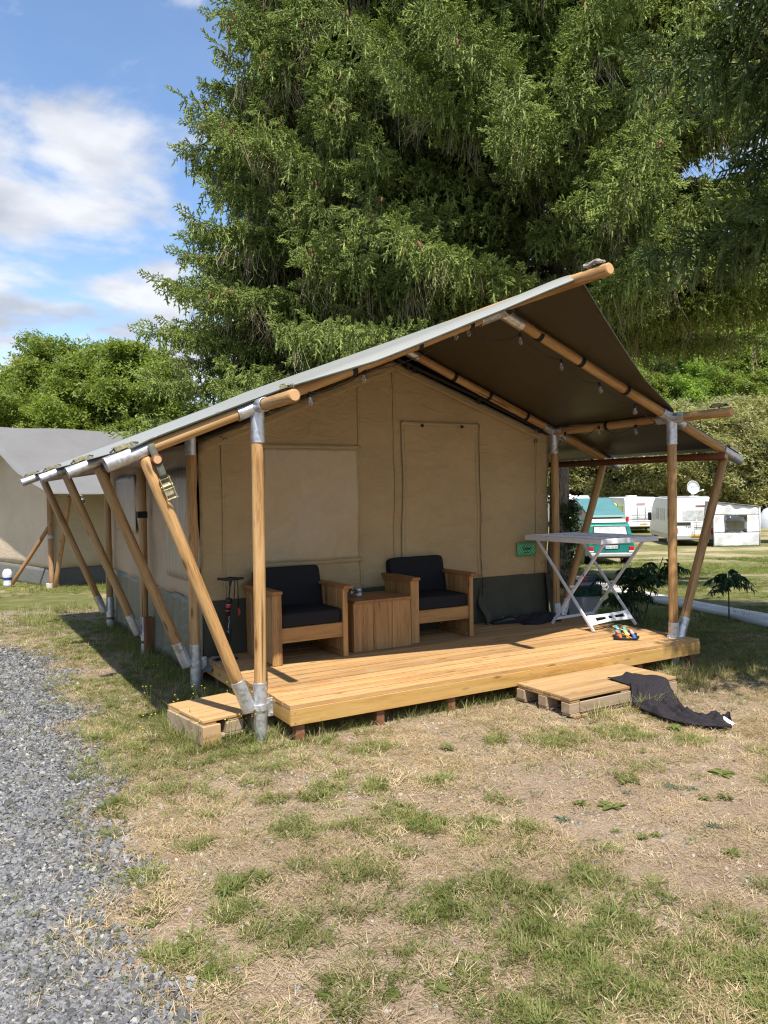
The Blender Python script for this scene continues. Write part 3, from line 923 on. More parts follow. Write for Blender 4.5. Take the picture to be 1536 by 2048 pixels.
YW = 1.86
def walls(T):
    x0, x1 = 0.10, 4.465
    zl, zr, za, zb = 2.32, 2.49, 3.25, 0.215
    skz = 0.80
    top = lambda x: zl + (za - zl) * (x - x0) / (2.28 - x0) if x < 2.28 else zr + (za - zr) * (x1 - x) / (x1 - 2.28)
    def wr(x, z):
        q = fbm(x * 2.2 + z * 0.9, z * 1.7 - x * 0.6, 5)
        return 0.06 * (float(q) - 0.5) + 0.012 * math.sin(x * 5.3 - z * 4.1) * math.sin(x * 1.3 + z * 2.2) + 0.014 * math.sin(x * 3.1) * math.sin(z * 2.0)
    fw = sheet('front_wall', lambda u, v: (x0 + (x1 - x0) * u, YW + wr(x0 + (x1 - x0) * u, skz + (top(x0 + (x1 - x0) * u) - skz) * v), skz + (top(x0 + (x1 - x0) * u) - skz) * v), 90, 60, CANVAS, T, 0.004)
    fs = sheet('front_skirt', lambda u, v: (x0 + (x1 - x0) * u, YW + 0.0 + wr(x0 + (x1 - x0) * u, zb + (skz - zb) * v) * 1.2 + 0.008 * (1 - v) * math.sin(u * 60) - 0.02 * (1 - v), zb + (skz + 0.01 - zb) * v), 120, 20, SKIRT, T, 0.004)
    # dusty clear window, left of the door
    def onwall(xa, xb, za_, zb_, off=0.012):
        return lambda u, v: (xa + (xb - xa) * u, YW - off + wr(xa + (xb - xa) * u, za_ + (zb_ - za_) * v), za_ + (zb_ - za_) * v)
    wn_ = sheet('window', onwall(0.74, 1.825, 1.13, 2.30, 0.014), 30, 30, PVC, T, 0.004)
    for (a, b, c, d) in ((0.70, 1.86, 2.29, 2.33), (0.70, 1.86, 1.095, 1.135)):
        sheet('hem', onwall(a, b, c, d, 0.019), 20, 3, CANVAS, wn_, 0.005)
    dp = sheet('door_panel', onwall(2.375, 3.40, 0.83, 2.59, 0.016), 30, 44, CANVAS, T, 0.006)
    for (a, b) in ((2.355, 2.395), (3.375, 3.415)):
        sheet('hem', onwall(a, b, 0.83, 2.61, 0.021), 3, 40, CANVAS, dp, 0.005)
    sheet('hem', onwall(2.355, 3.415, 2.565, 2.605, 0.022), 30, 3, CANVAS, dp, 0.005)
    z = MB().tube([onwall(3.42, 3.43, 0.36, 2.6, 0.03)(0, k / 20) for k in range(21)], 0.0035, 5)
    z.build('zip', BLACKV, dp)
    for x in (2.62, 3.16):
        MB().lathe([(0.004, -0.016), (0.016, -0.012), (0.018, 0.0), (0.012, 0.014), (0.003, 0.018)], 10, (x, YW - 0.05, 2.56)).build('toggle', BLACKP, dp)
    for (x, za_, zb_) in ((1.838, 0.81, top(1.83) - 0.02), (2.27, 0.81, top(2.27) - 0.03), (0.33, 0.81, top(0.33) - 0.02), (3.92 + 0.35, 0.81, top(4.27) - 0.02)):
        sheet('seam', onwall(x - 0.012, x + 0.012, za_, zb_, 0.010), 3, 40, CANVAS, fw, 0.004)
    for (x, z) in ((0.36, 2.36), (4.27, 2.42)):
        m = MB()
        R = Matrix.Rotation(rad(90), 3, 'X')
        m.lathe([(0.017, -0.003), (0.024, -0.003), (0.024, 0.003), (0.017, 0.003), (0.017, -0.003)], 14, (x, YW - 0.03, z), 0, R)
        m.build('eyelet', BLACKP, fw)
    # loose rolled flap at the door's foot and skirt folds at the corner
    sheet('skirt_flap', lambda u, v: (3.36 + 0.12 * v * v + 0.02 * math.sin(9 * u), YW - 0.03 - 0.14 * (1 - u) ** 2 * (1 + 0.3 * math.sin(v * 5)) , zb + 0.075 + 0.42 * u), 14, 8, SKIRT, fs, 0.004)
    sheet('skirt_flap', lambda u, v: (4.40 + 0.20 * v * (1 - 0.7 * u), YW - 0.03 - 0.10 * (1 - u) ** 1.5 + 0.02 * math.sin(v * 8), zb + 0.07 + 0.5 * u), 14, 10, SKIRT, fs, 0.004)
    # hem strip and black fastening band under the gable edge, hung on clips
    for (xa, xb) in ((x0, 2.28), (2.28, x1)):
        g = lambda u, v, xa=xa, xb=xb: (xa + (xb - xa) * u, YW - 0.012 - 0.03 * (1 - v), top(xa + (xb - xa) * u) - 0.10 + 0.11 * v)
        sheet('gable_flap', g, 24, 4, CANVAS, fw, 0.004)
    MB().tube([(2.30, YW - 0.06, za + 0.02), (3.4, YW - 0.07, top(3.4) + 0.035), (x1, YW - 0.06, zr + 0.02)], 0.02, 8).build('fastening_band', BLACKV, T)
    for x in (2.42, 2.5, 3.38, 4.28):
        MB().box((x, YW - 0.085, top(x) - 0.005), (0.035, 0.03, 0.07)).tube([(x, YW - 0.10, top(x) - 0.03), (x + 0.03, YW - 0.10, top(x) - 0.05)], 0.008, 6).build('clip', BLACKP, T, bevel=0.004)
    # side, back and inner roof
    yb = FY[3] + 0.35
    for side, xx, zt in ((-1, x0, zl), (1, x1, zr)):
        sw = sheet('side_wall', lambda u, v: (xx + side * (0.012 * math.sin(u * 21) + wr(u * 5, v * 2)), YW + (yb - YW) * (1 - u if side < 0 else u), skz - 0.01 + (zt + 0.04 - skz) * v), 70, 20, CANVAS2 if side < 0 else CANVAS, T, 0.004)
        sk = sheet('side_skirt', lambda u, v: (xx + side * (0.02 * (1 - v) + 0.010 * (1 - v * 0.5) * math.sin(u * 75) + 0.012 * math.sin(u * 23)), YW + (yb - YW) * (1 - u if side < 0 else u), 0.05 + (skz + 0.005 - 0.05) * v), 160, 12, SIDE_SKIRT, T, 0.004)
        if side < 0:
            for (ya, yb2, z0, z1) in ((2.15, 3.02, 0.98, 2.1), (4.5, 5.75, 1.38, 2.1)):
                sheet('side_window', lambda u, v, ya=ya, yb2=yb2, z0=z0, z1=z1: (xx - 0.03 + 0.004 * math.sin(u * 40), ya + (yb2 - ya) * (1 - u), z0 + (z1 - z0) * v), 30, 12, CURTAIN, sw, 0.004)
            MB().box((-0.005, 3.80, 1.62), (0.11, 0.105, 0.075)).build('black_strap', BLACKV, T, bevel=0.004)
    sheet('back_wall', lambda u, v: (x1 + (x0 - x1) * u, yb, 0.1 + (top(x1 + (x0 - x1) * u) - 0.1) * v), 20, 12, CANVAS, T, 0.004)
    sheet('inner_roof', lambda u, v: (x0 + (x1 - x0) * u, YW + 0.01 + (yb - YW) * v, top(x0 + (x1 - x0) * u) + 0.02), 41, 6, CANVAS, T, 0.004)
    # raised timber floor seen under the skirt
    MB().box(((x0 + x1) / 2, (YW + 0.1 + yb) / 2, 0.13), (x1 - x0 - 0.1, yb - YW - 0.3, 0.18)).build('floor', LEGW, T)
    board('floor_leg', (0.02, 3.72, 0.22), (0.10, 0.12, 0.42), LEGW, T)
SIDE_SKIRT = canvas('green_grey_skirt', (0.115, 0.12, 0.085), 0.14, 0.5)
SIDE_SKIRT.node_tree.nodes['Principled BSDF'].inputs['Roughness'].default_value = 0.4
SIDE_SKIRT.node_tree.nodes['Principled BSDF'].inputs['Specular IOR Level'].default_value = 0.5
safari_tent()

# ------------------------------------------------------------------ deck
DZ = 0.2745
def deck():
    T = thing('wooden_deck', 'raised deck of pale brown timber boards on short legs in front of the tent', 'deck', (2.4, 0.8, 0))
    x0, x1, y0, y1 = 0.13, 4.645, -0.205, 1.845
    n = 14
    w = (y1 - y0) / n
    # grooved board: profile extruded along x
    th = 0.028
    def plank_mesh(L):
        m = MB()
        prof = [(-w / 2 + 0.006, -th), (w / 2 - 0.006, -th)]
        k = 18
        top = []
        for i in range(k + 1):
            yy = w / 2 - 0.006 - (w - 0.012) * i / k
            top.append((yy, -0.0025 if i % 2 else 0.0))
        prof += top
        V, F = [], []
        for x in (-L / 2, L / 2): V += [(x, a, b) for a, b in prof]
        q = len(prof)
        for i in range(q): F.append((i, (i + 1) % q, (i + 1) % q + q, i + q))
        F += [tuple(reversed(range(q))), tuple(range(q, 2 * q))]
        F = [tuple(reversed(f)) for f in F]
        return m.add(V, F).mesh('plank', DECK)
    me = plank_mesh(x1 - x0)
    for i in range(n):
        dy = random.uniform(-0.006, 0.006)
        put('plank', me, T, Matrix.Translation(((x0 + x1) / 2 + dy, y0 + w * (i + 0.5), DZ + random.uniform(-0.0015, 0.0015))) @ Matrix.Rotation(math.pi * (i % 2), 4, 'Z'))
    for i in range(n):       # screw heads in two columns
        pass
    board('fascia', ((x0 + x1) / 2, y0 + 0.012, DZ - 0.028 - 0.064), (x1 - x0 + 0.004, 0.026, 0.122), FASCIA, T)
    R = Matrix.Rotation(rad(90), 3, 'Z')
    for x in (x0 + 0.012, x1 - 0.012):
        board('fascia', (x, (y0 + y1) / 2 + 0.014, DZ - 0.028 - 0.062), (y1 - y0 - 0.03, 0.026, 0.118), FASCIA, T, R)
    for x in (0.6, 1.3, 2.0, 2.7, 3.4, 4.1):
        board('joist', (x, (y0 + y1) / 2, DZ - 0.03 - 0.058), (y1 - y0 - 0.08, 0.045, 0.11), LEGW, T, R)
    for y in (-0.145, 0.8, 1.7):
        for x in (0.215, 0.90, 1.58, 2.32, 3.05, 3.80, 4.56):
            z0 = tz(x, y) - 0.05
            board('leg', (x, y, (DZ - 0.09 + z0) / 2), (0.07, 0.07, round(DZ - 0.09 - z0, 2)), LEGW, T)
    m = MB()
    for s in ((x0 + 0.035, DZ - 0.05), (x0 + 0.035, DZ - 0.13), (x1 - 0.03, DZ - 0.05), (x1 - 0.03, DZ - 0.13), (2.4, DZ - 0.05), (2.4, DZ - 0.13)):
        R2 = Matrix.Rotation(rad(90), 3, 'X')
        MB().lathe([(0.006, 0), (0.006, 0.004), (0.0005, 0.004)], 8, (s[0], y0 - 0.001, s[1]), 0, R2).build('screw', STEEL, T)
deck()

# ------------------------------------------------------------------ pallet steps
def pallet(name, label, p0, ux, L, D, topz, ntop, cat='pallet', group=None):
    """p0 is the front-left corner on the ground, ux the direction of the front edge"""
    ux = Vector(ux).normalized(); uy = Vector((-ux.y, ux.x))
    a = math.atan2(ux.y, ux.x)
    c = Vector(p0) + ux * L / 2 + uy * D / 2
    T = thing(name, label, cat, (c.x, c.y, 0))
    R = Matrix.Rotation(a, 3, 'Z')
    def at(x, y, z): v = Vector(p0) + ux * x + uy * y; return (v.x, v.y, z)
    w = D / ntop
    for i in range(ntop):
        board('plank', at(L / 2 + random.uniform(-0.006, 0.006), w * (i + 0.5), topz - 0.011 - random.uniform(0, 0.002)), (L - 0.004, round(w - 0.006, 4), 0.022), PALLET, T, R)
    for x in (0.06, L / 2, L - 0.06):
        board('cross_board', at(x, D / 2, topz - 0.034), (0.11, D - 0.02, 0.02), PALLET, T, R)
        for y in (0.05, D / 2, D - 0.05):
            board('block', at(x, y, topz - 0.034 - 0.012 - 0.042), (0.13 if x not in (L / 2,) else 0.14, 0.095, 0.082), PALLETG, T, R)
    zb = topz - 0.034 - 0.012 - 0.084 - 0.011
    for y in (0.05, D / 2, D - 0.05):
        board('bottom_board', at(L / 2, y, zb), (L - 0.01, 0.10, 0.02), PALLETG, T, R)
    return T, at, R
T, at, R = pallet('pallet_step', 'timber pallet step before the deck with a charcoal towel over its corner', (2.235, -0.875), (1.0, 0.02), 1.28, 0.64, 0.165, 6)
board('front_board', at(0.50, -0.004, 0.082), (0.80, 0.016, 0.085), PALLETG, T, R)
board('front_board', at(0.10, -0.013, 0.013), (0.16, 0.016, 0.024), PALLET, T, R)
T, at, R = pallet('pallet_step', 'small timber pallet step beside the front left post, weeds around it', (-0.455, 0.035), (1.0, 0.16), 0.52, 0.62, 0.20, 3)
board('corner_block', at(0.06, -0.012, 0.075), (0.14, 0.03, 0.17), PALLET, T, R)
board('side_board', at(0.0, 0.3, 0.09), (0.02, 0.6, 0.14), PALLETG, T, R)

# ------------------------------------------------------------------ armchairs and box table
def cushion(name, c, size, R, parent, puff=0.02, mat=None):
    """a boxed foam cushion: rounded edges, soft crown"""
    sx, sy, sz = (q / 2 for q in size)
    n = 14
    V, F = [], []
    def pt(u, v, w):
        p = Vector((u * sx, v * sy, w * sz))
        k = 13.0
        l = (abs(u) ** k + abs(v) ** k + abs(w) ** k) ** (1 / k)
        p = p / l * 1.0
        p.z += math.copysign(puff, w) * (1 - min(1, abs(u)) ** 2.5) * (1 - min(1, abs(v)) ** 2.5) * (abs(w) if abs(w) > 0.9 else 0)
        return p
    m = MB()
    for ax in range(3):
        for s in (-1, 1):
            def f(a, b):
                a, b = a * 2 - 1, b * 2 - 1
                q = [0, 0, 0]; q[ax] = s; q[(ax + 1) % 3] = a * s; q[(ax + 2) % 3] = b
                return pt(*q)
            v_, f_2 = grid_surface(f, n, n)
            m.add(v_, f_2)
    me = m.mesh(name, mat or CUSH, True)
    bm = bmesh.new(); bm.from_mesh(me); bmesh.ops.remove_doubles(bm, verts=bm.verts, dist=1e-4); bm.to_mesh(me); bm.free()
    for p in me.polygons: p.use_smooth = True
    return put(name, me, parent, Matrix.Translation(c) @ R.to_4x4())

def armchair(label, x0, y0, rot=0.0, wide=0.80):
    """x0,y0: front left corner on the deck"""
    cx, cy = x0 + wide / 2, y0 + 0.36
    T = thing('armchair', label, 'armchair', (cx, cy, DZ), 'armchairs on the deck')
    Rz = Matrix.Rotation(rot, 3, 'Z')
    z0 = DZ + 0.003
    def at(x, y, z):
        v = Rz @ Vector((x - wide / 2, y - 0.36, 0)); return (cx + v.x, cy + v.y, z0 + z)
    dep = 0.70
    for side in (0, 1):
        xs = 0.045 if side == 0 else wide - 0.045
        # side panel of upright boards, the front one at full height
        nb = 5
        w = dep / nb
        for k in range(nb):
            board('side_board', at(xs, w * (k + 0.5), 0.325), (0.034, round(w - 0.002, 4), 0.65), CHAIRW, T, Rz)
        # return boards across the front corner
        xr = 0.052 if side == 0 else wide - 0.052
        board('front_board', at(xr, -0.012, 0.322), (0.095 if side == 0 else 0.05, 0.022, 0.644), CHAIRW, T, Rz)
        board('armrest', at(xs - (0.004 if side == 0 else -0.004), dep / 2 - 0.03, 0.664), (0.098, dep + 0.09, 0.028), CHAIRD, T, Rz)
        board('arm_rail', at(xs + (-0.026 if side == 0 else 0.026), dep / 2 - 0.01, 0.632), (0.020, dep + 0.01, 0.036), CHAIRD, T, Rz)
        board('floor_rail', at(xs + (0.026 if side == 0 else -0.026), dep / 2, 0.025), (0.022, dep - 0.05, 0.05), CHAIRD, T, Rz)
    board('front_rail', at(wide / 2, 0.012, 0.26), (wide - 0.13, 0.026, 0.135), CHAIRH, T, Rz)
    board('seat_slat', at(wide / 2, 0.045, 0.318), (wide - 0.13, 0.04, 0.022), CHAIRH, T, Rz)
    for y in (0.16, 0.28, 0.40, 0.52): board('seat_slat', at(wide / 2, y, 0.312), (wide - 0.13, 0.08, 0.022), CHAIRH, T, Rz)
    Rt = Rz @ Matrix.Rotation(rad(-14), 3, 'X')
    for z in (0.36, 0.47, 0.58): board('back_slat', at(wide / 2, 0.60 + (z - 0.36) * 0.25, z), (wide - 0.13, 0.022, 0.09), CHAIRH, T, Rt)
    cushion('seat_cushion', at(wide / 2, 0.30, 0.395), (wide - 0.135, 0.60, 0.135), Rz, T, 0.012)
    Rb = Rz @ Matrix.Rotation(rad(-13), 3, 'X')
    cushion('back_cushion', at(wide / 2, 0.535, 0.625), (wide - 0.12, 0.135, 0.42), Rb, T, 0.0)
    return T
armchair('timber armchair with black cushions nearest the tyre pump, right behind the front left post', 0.497, 1.10, rad(0.5))
armchair('timber armchair with black cushions between the box table and the green sign', 2.085, 1.255, rad(-1.5))

def box_table():
    T = thing('box_table', 'low timber box table between the two armchairs', 'table', (1.73, 1.45, DZ))
    z0 = DZ + 0.003
    x0, x1, y0, y1, h = 1.39, 2.045, 1.19, 1.72, 0.475
    w = (x1 - x0) / 3
    for k in range(3):
        board('front_board', (x0 + w * (k + 0.5), y0 + 0.012, z0 + h / 2), (round(w - 0.003, 4), 0.024, h), CHAIRW, T)
        board('top_board', (x0 + w * (k + 0.5), (y0 + y1) / 2 - 0.005, z0 + h + 0.013), (round(w - 0.002, 4), y1 - y0 + 0.03, 0.026), CHAIRD, T)
        board('back_board', (x0 + w * (k + 0.5), y1 - 0.012, z0 + h / 2), (round(w - 0.003, 4), 0.024, h), CHAIRW, T)
    d = (y1 - y0 - 0.052) / 3
    for x in (x0 + 0.013, x1 - 0.013):
        for k in range(3):
            board('side_board', (x, y0 + 0.026 + d * (k + 0.5), z0 + h / 2), (0.024, round(d - 0.003, 4), h - 0.002), CHAIRW, T)
    return z0 + h + 0.027
TZ = box_table()

def jars():
    T = thing('glass_jar', 'small glass storage jar with a metal lid on the box table', 'jar', (1.60, 1.47, TZ))
    MB().lathe([(0.001, 0.001), (0.032, 0.001), (0.037, 0.01), (0.037, 0.052), (0.028, 0.064), (0.028, 0.07)], 18, (1.60, 1.47, TZ)).build('jar_body', GLASS, T, smooth=True)
    MB().lathe([(0.001, 0.004), (0.033, 0.004), (0.033, 0.03), (0.001, 0.032)], 18, (1.60, 1.47, TZ)).build('contents', PLATEW, T, smooth=True)
    MB().lathe([(0.031, 0.064), (0.032, 0.078), (0.026, 0.084), (0.0005, 0.085)], 18, (1.60, 1.47, TZ)).build('lid', STEEL, T, smooth=True)
    T = thing('drinking_glass', 'clear drinking glass on the box table by an armrest', 'glass', (1.49, 1.43, TZ))
    MB().lathe([(0.001, 0.002), (0.028, 0.002), (0.036, 0.09), (0.034, 0.09), (0.027, 0.008), (0.001, 0.008)], 18, (1.49, 1.43, TZ)).build('tumbler', GLASS, T, smooth=True)
    MB().tube([(1.485, 1.43, TZ + 0.01), (1.515, 1.425, TZ + 0.115)], 0.003, 6).build('spoon', STEEL, T)
jars()

# ------------------------------------------------------------------ bicycle floor pump
def pump():
    bx, by = 0.285, 1.66
    z0 = DZ + 0.002
    T = thing('floor_pump', 'black bicycle floor pump with red bands leaning at the tent wall', 'pump', (bx, by, z0))
    a = Vector((bx - 0.035, by, z0 + 0.03)); tilt = Vector((0.11, 0.02, 1)).normalized()
    R = tilt.to_track_quat('Z', 'Y').to_matrix()
    at = lambda h: a + tilt * h
    MB().lathe([(0.024, 0), (0.024, 0.50), (0.030, 0.505), (0.030, 0.54), (0.012, 0.55)], 16, a, 0, R).build('barrel', BLACKP, T, smooth=True)
    for h, c in ((0.02, RED), (0.42, RED), (0.475, WHITEINK), (0.055, WHITEINK)):
        MB().lathe([(0.0247, 0), (0.0250, 0.002), (0.0250, 0.010), (0.0247, 0.012)], 16, at(h), 0, R).build('band', c, T, smooth=True)
    MB().lathe([(0.0252, 0), (0.0252, 0.03)], 16, at(0.455), 0, R).build('label_band', RED, T, smooth=True)
    MB().tube([at(0.54), at(0.70)], 0.007, 10).build('rod', BLACKP, T)
    h = at(0.73)
    MB().tube([h + Vector((-0.12, 0.03, 0.004)), h + Vector((-0.05, 0.012, -0.004)), h, h + Vector((0.05, -0.012, -0.004)), h + Vector((0.12, -0.03, 0.0))], [0.012, 0.015, 0.02, 0.015, 0.011], 10).lathe([(0.012, -0.07), (0.016, -0.03), (0.02, 0.0)], 10, h, 0, R).build('handle', BLACKP, T, smooth=True)
    f = Vector((bx - 0.035, by, z0))
    m = MB().box(f + Vector((0, 0, 0.02)), (0.06, 0.06, 0.04))
    for ang in (200, 320, 90): m.box(f + Vector((math.cos(rad(ang)) * 0.06, math.sin(rad(ang)) * 0.06, 0.009)), (0.13, 0.045, 0.018), Matrix.Rotation(rad(ang), 3, 'Z'))
    m.build('foot', BLACKP, T, bevel=0.004)
    MB().tube([at(0.05) + Vector((0.03, -0.02, 0)), at(0.3) + Vector((0.045, -0.02, 0)), at(0.6) + Vector((0.04, -0.03, 0)), h + Vector((0.03, -0.04, 0.02)), h + Vector((0.055, -0.03, 0.01)), h + Vector((0.06, -0.035, -0.1)), h + Vector((0.058, -0.04, -0.3))], 0.0055, 8).build('hose', BLACKP, T, smooth=True)
    MB().tube([h + Vector((0.058, -0.04, -0.28)), h + Vector((0.068, -0.045, -0.31)), h + Vector((0.06, -0.045, -0.355))], [0.007, 0.012, 0.007], 10).build('valve_head', RED, T, smooth=True)
    me = text_mesh('SUMJON', 0.042, WHITEINK, 0, 0.0005)
    Rt = R @ Matrix(((0, -1, 0), (0, 0, -1), (1, 0, 0)))      # reads upwards on the barrel's front
    put('lettering', me, T, Matrix.Translation(at(0.30) + R @ Vector((0.0, 0, 0)) + Vector((0.004, -0.0255, 0))) @ Rt.to_4x4())
pump()

# black cloth slipping off the deck's back corner
def cloth_lump(name, label, cat, f, nu, nv, mat, thick=0.008):
    o = sheet(name, f, nu, nv, mat, None, thick)
    return tag(o, label, cat)
cloth_lump('ground_sheet', 'grey cloth hanging off the deck corner below the tyre pump', 'cloth',
           lambda u, v: (0.10 + 0.22 * u - 0.10 * (1 - u) * v, 1.62 + 0.20 * v + 0.02 * math.sin(u * 7), DZ + 0.015 + 0.012 * math.sin(v * 9 + u * 5) - 0.20 * max(0, 0.45 - u) ** 1.0 * 1.3), 24, 14, plain('grey_ground_cloth', (0.13, 0.125, 0.11), 0.9, 0, 0.2, 10, 0.4), 0.006)

# ------------------------------------------------------------------ sign
def sign():
    cx, cz, w, h = 4.085, 1.11, 0.282, 0.168
    T = thing('wall_sign', 'green sign with black script lettering on the canvas wall', 'sign', (cx, YW - 0.045, cz - h / 2))
    t = NT('green_wavy_print')
    v = t.coords((1, 1, 1))
    wv = t.node('ShaderNodeTexWave', wave_type='BANDS', bands_direction='DIAGONAL'); wv.inputs['Scale'].default_value = 16; wv.inputs['Distortion'].default_value = 9
    wv.inputs['Detail'].default_value = 1; wv.inputs['Detail Scale'].default_value = 0.35
    t.link(v, wv.inputs['Vector'])
    t.set(t.ramp(wv.outputs['Fac'], [(0.42, (0.03, 0.27, 0.10)), (0.58, (0.15, 0.50, 0.25))]), 0.5)
    sh = sheet('panel', lambda u, v: ((u - 0.5) * w, 0.004 * math.sin(u * 4), (v - 0.5) * h), 8, 4, t.m, T, 0.003, M=Matrix.Translation((cx, YW - 0.05, cz)))
    Rx = Matrix.Rotation(rad(90), 4, 'X')
    put('lettering', text_mesh('Safari', 0.062, INK, 0.35), T, Matrix.Translation((cx + 0.0, YW - 0.0535, cz + 0.008)) @ Rx)
    MB().tube([(cx - 0.055, YW - 0.0535, cz - 0.045), (cx, YW - 0.0535, cz - 0.036), (cx + 0.05, YW - 0.0535, cz - 0.034)], [0.002, 0.0045, 0.003], 6).build('underline', INK, T)
sign()

# ------------------------------------------------------------------ festoon lights
def festoon():
    T = thing('festoon_lights', 'string of clear bulbs on a black cable looped along the porch rafters', 'string lights', (2.3, 0, DZ))
    pts = [(0.05, -0.0, 2.40), (0.418, -0.02, 2.60), (0.66, -0.03, 2.655), (0.901, -0.02, 2.80), (1.30, -0.03, 2.90), (1.62, -0.02, 3.06), (1.818, -0.01, 3.22), (1.94, 0.0, 3.26), (2.15, 0.06, 3.17), (2.36, 0.05, 3.17),
           (2.509, 0.0, 3.235), (2.76, -0.02, 3.065), (2.995, 0.0, 3.035), (3.25, 0.0, 2.87), (3.484, 0.0, 2.845), (3.75, 0.0, 2.68), (3.965, 0.0, 2.655), (4.30, 0.05, 2.50), (4.45, 0.16, 2.50), (4.45, 0.434, 2.50), (4.45, 0.70, 2.43), (4.45, 0.964, 2.535), (4.45, 1.25, 2.42), (4.45, 1.514, 2.505), (4.42, 1.70, 2.25)]
    P = [Vector(p) for p in pts]
    # smooth the cable
    S = []
    for i in range(len(P) - 1):
        a, b = P[i], P[i + 1]
        for k in range(4):
            t = k / 4
            q = a.lerp(b, t); q.z -= 0.018 * math.sin(math.pi * t)
            S.append(q)
    S.append(P[-1])
    MB().tube(S, 0.0035, 6).build('cable', BLACKP, T, smooth=True)
    sock = MB().lathe([(0.002, 0.012), (0.011, 0.01), (0.013, -0.02), (0.013, -0.028)], 12).mesh('socket', BLACKP, True)
    glass = MB().lathe([(0.011, -0.026), (0.013, -0.034), (0.021, -0.055), (0.0235, -0.072), (0.020, -0.088), (0.010, -0.098), (0.0005, -0.1)], 16).mesh('bulb_glass', GLASS, True)
    fil = MB().tube([(-0.004, 0, -0.03), (-0.007, 0, -0.065), (0.007, 0, -0.065), (0.004, 0, -0.03)], 0.0012, 5).lathe([(0.004, -0.03), (0.003, -0.05)], 6).mesh('filament', STEEL)
    for i in (1, 3, 6, 7, 10, 12, 14, 16, 19, 21, 23):
        Mx = Matrix.Translation(P[i] + Vector((0, 0, -0.008))) @ Euler((random.uniform(-.15, .15), random.uniform(-.15, .15), 0)).to_matrix().to_4x4()
        s = put('socket', sock, T, Mx); g = put('bulb', glass, s, Mx); put('filament', fil, s, Mx)
festoon()

# ------------------------------------------------------------------ folding rack table
def rack():
    T = thing('folding_rack', 'white plastic folding clothes rack on crossed legs at the deck edge', 'rack', (4.4, 1.05, DZ))
    z0 = DZ + 0.004
    zt = 1.235
    def bar(name, a, b, w=0.034, t=0.02, up=(1, 0, 0)):
        a, b = Vector(a), Vector(b); d = (b - a); L = d.length; d.normalize()
        x = Vector(up); x = (x - d * x.dot(d)).normalized(); y = d.cross(x)
        R = Matrix((x, y, d)).transposed()
        return board(name, (a + b) / 2, (t, w, round(L, 3)), WHITEP, T, R, 0.004)
    for (x, yo) in ((4.05, 0.0), (4.735, 0.06)):
        o = -0.012 if x < 4.4 else 0.012
        bar('leg', (x + o, 0.665 + yo, z0), (x + o, 1.56 + yo, zt))
        bar('leg', (x - o, 1.35 + yo, z0), (x - o, 0.53 + yo, zt))
        MB().lathe([(0.0005, -0.03), (0.012, -0.03), (0.012, 0.03), (0.0005, 0.03)], 12, (x, 1.0 + yo, 0.74), 0, Matrix.Rotation(rad(90), 3, 'Y')).build('pivot', WHITEP, T)
    bar('cross_bar', (4.05, 1.30, z0 + 0.06), (4.735, 1.36, z0 + 0.06), 0.03, 0.03, (0, 0, 1))
    # wide foot brace with cut-outs between the two near legs
    a = Vector((4.05, 0.71, z0 + 0.055)); b = Vector((4.735, 0.77, z0 + 0.055))
    ex = (b - a).normalized(); up = Vector((0.0, 0.62, 0.78)).normalized()
    L = (b - a).length
    N = ex.cross(up)
    def P(u, v, n): return a + ex * (u * L) + up * v + N * n
    us = [0, 0.16, 0.40, 0.45, 0.56, 0.61, 0.86, 1.0]
    curve = lambda u: 0.016 * (1 - (2 * u - 1) ** 2)
    m = MB()
    def slab(u0, u1, v0, v1):
        q = [P(u0, v0(u0), 0), P(u1, v0(u1), 0), P(u1, v1(u1), 0), P(u0, v1(u0), 0)]
        q2 = [p + N * 0.014 for p in q]
        m.add(q + q2, [(0, 1, 2, 3), (7, 6, 5, 4), (0, 4, 5, 1), (1, 5, 6, 2), (2, 6, 7, 3), (3, 7, 4, 0)])
    lo = lambda u: 0.0 + curve(u); hi = lambda u: 0.125 - curve(u) * 0.6
    a1 = lambda u: 0.035 + curve(u); b1 = lambda u: 0.092 - curve(u) * 0.6
    for k in range(10):
        u0, u1 = k / 10, (k + 1) / 10
        slab(u0, u1, lo, a1); slab(u0, u1, b1, hi)
    for u0, u1 in ((0, 0.15), (0.40, 0.46), (0.56, 0.62), (0.86, 1.0)): slab(u0, u1, a1, b1)
    m.build('foot_brace', WHITEP, T)
    # slatted top
    y0, y1, x0, x1 = 0.47, 1.70, 3.98, 4.82
    for x in (x0, x1): bar('top_rail', (x, y0, zt + 0.028), (x, y1, zt + 0.028), 0.058, 0.032, (1, 0, 0))
    for y in (y0, y1): bar('end_rail', (x0 + 0.016, y, zt + 0.03), (x1 - 0.016, y, zt + 0.03), 0.056, 0.03, (0, 1, 0))
    n = 13
    for k in range(1, n):
        y = y0 + (y1 - y0) * k / n
        bar('rod', (x0 + 0.016, y, zt + 0.048), (x1 - 0.016, y, zt + 0.048), 0.012, 0.028, (0, 1, 0))
    bar('wing_rail', (x0 + 0.4, y0 + 0.016, zt + 0.046), (x0 + 0.4, y1 - 0.016, zt + 0.046), 0.018, 0.03, (1, 0, 0))
    tr = MB().box((4.03, 0.79, 0.86), (0.003, 0.012, 0.10), Matrix.Rotation(rad(-32), 3, 'X'))
    tr.build('red_print', RED, T)
rack()

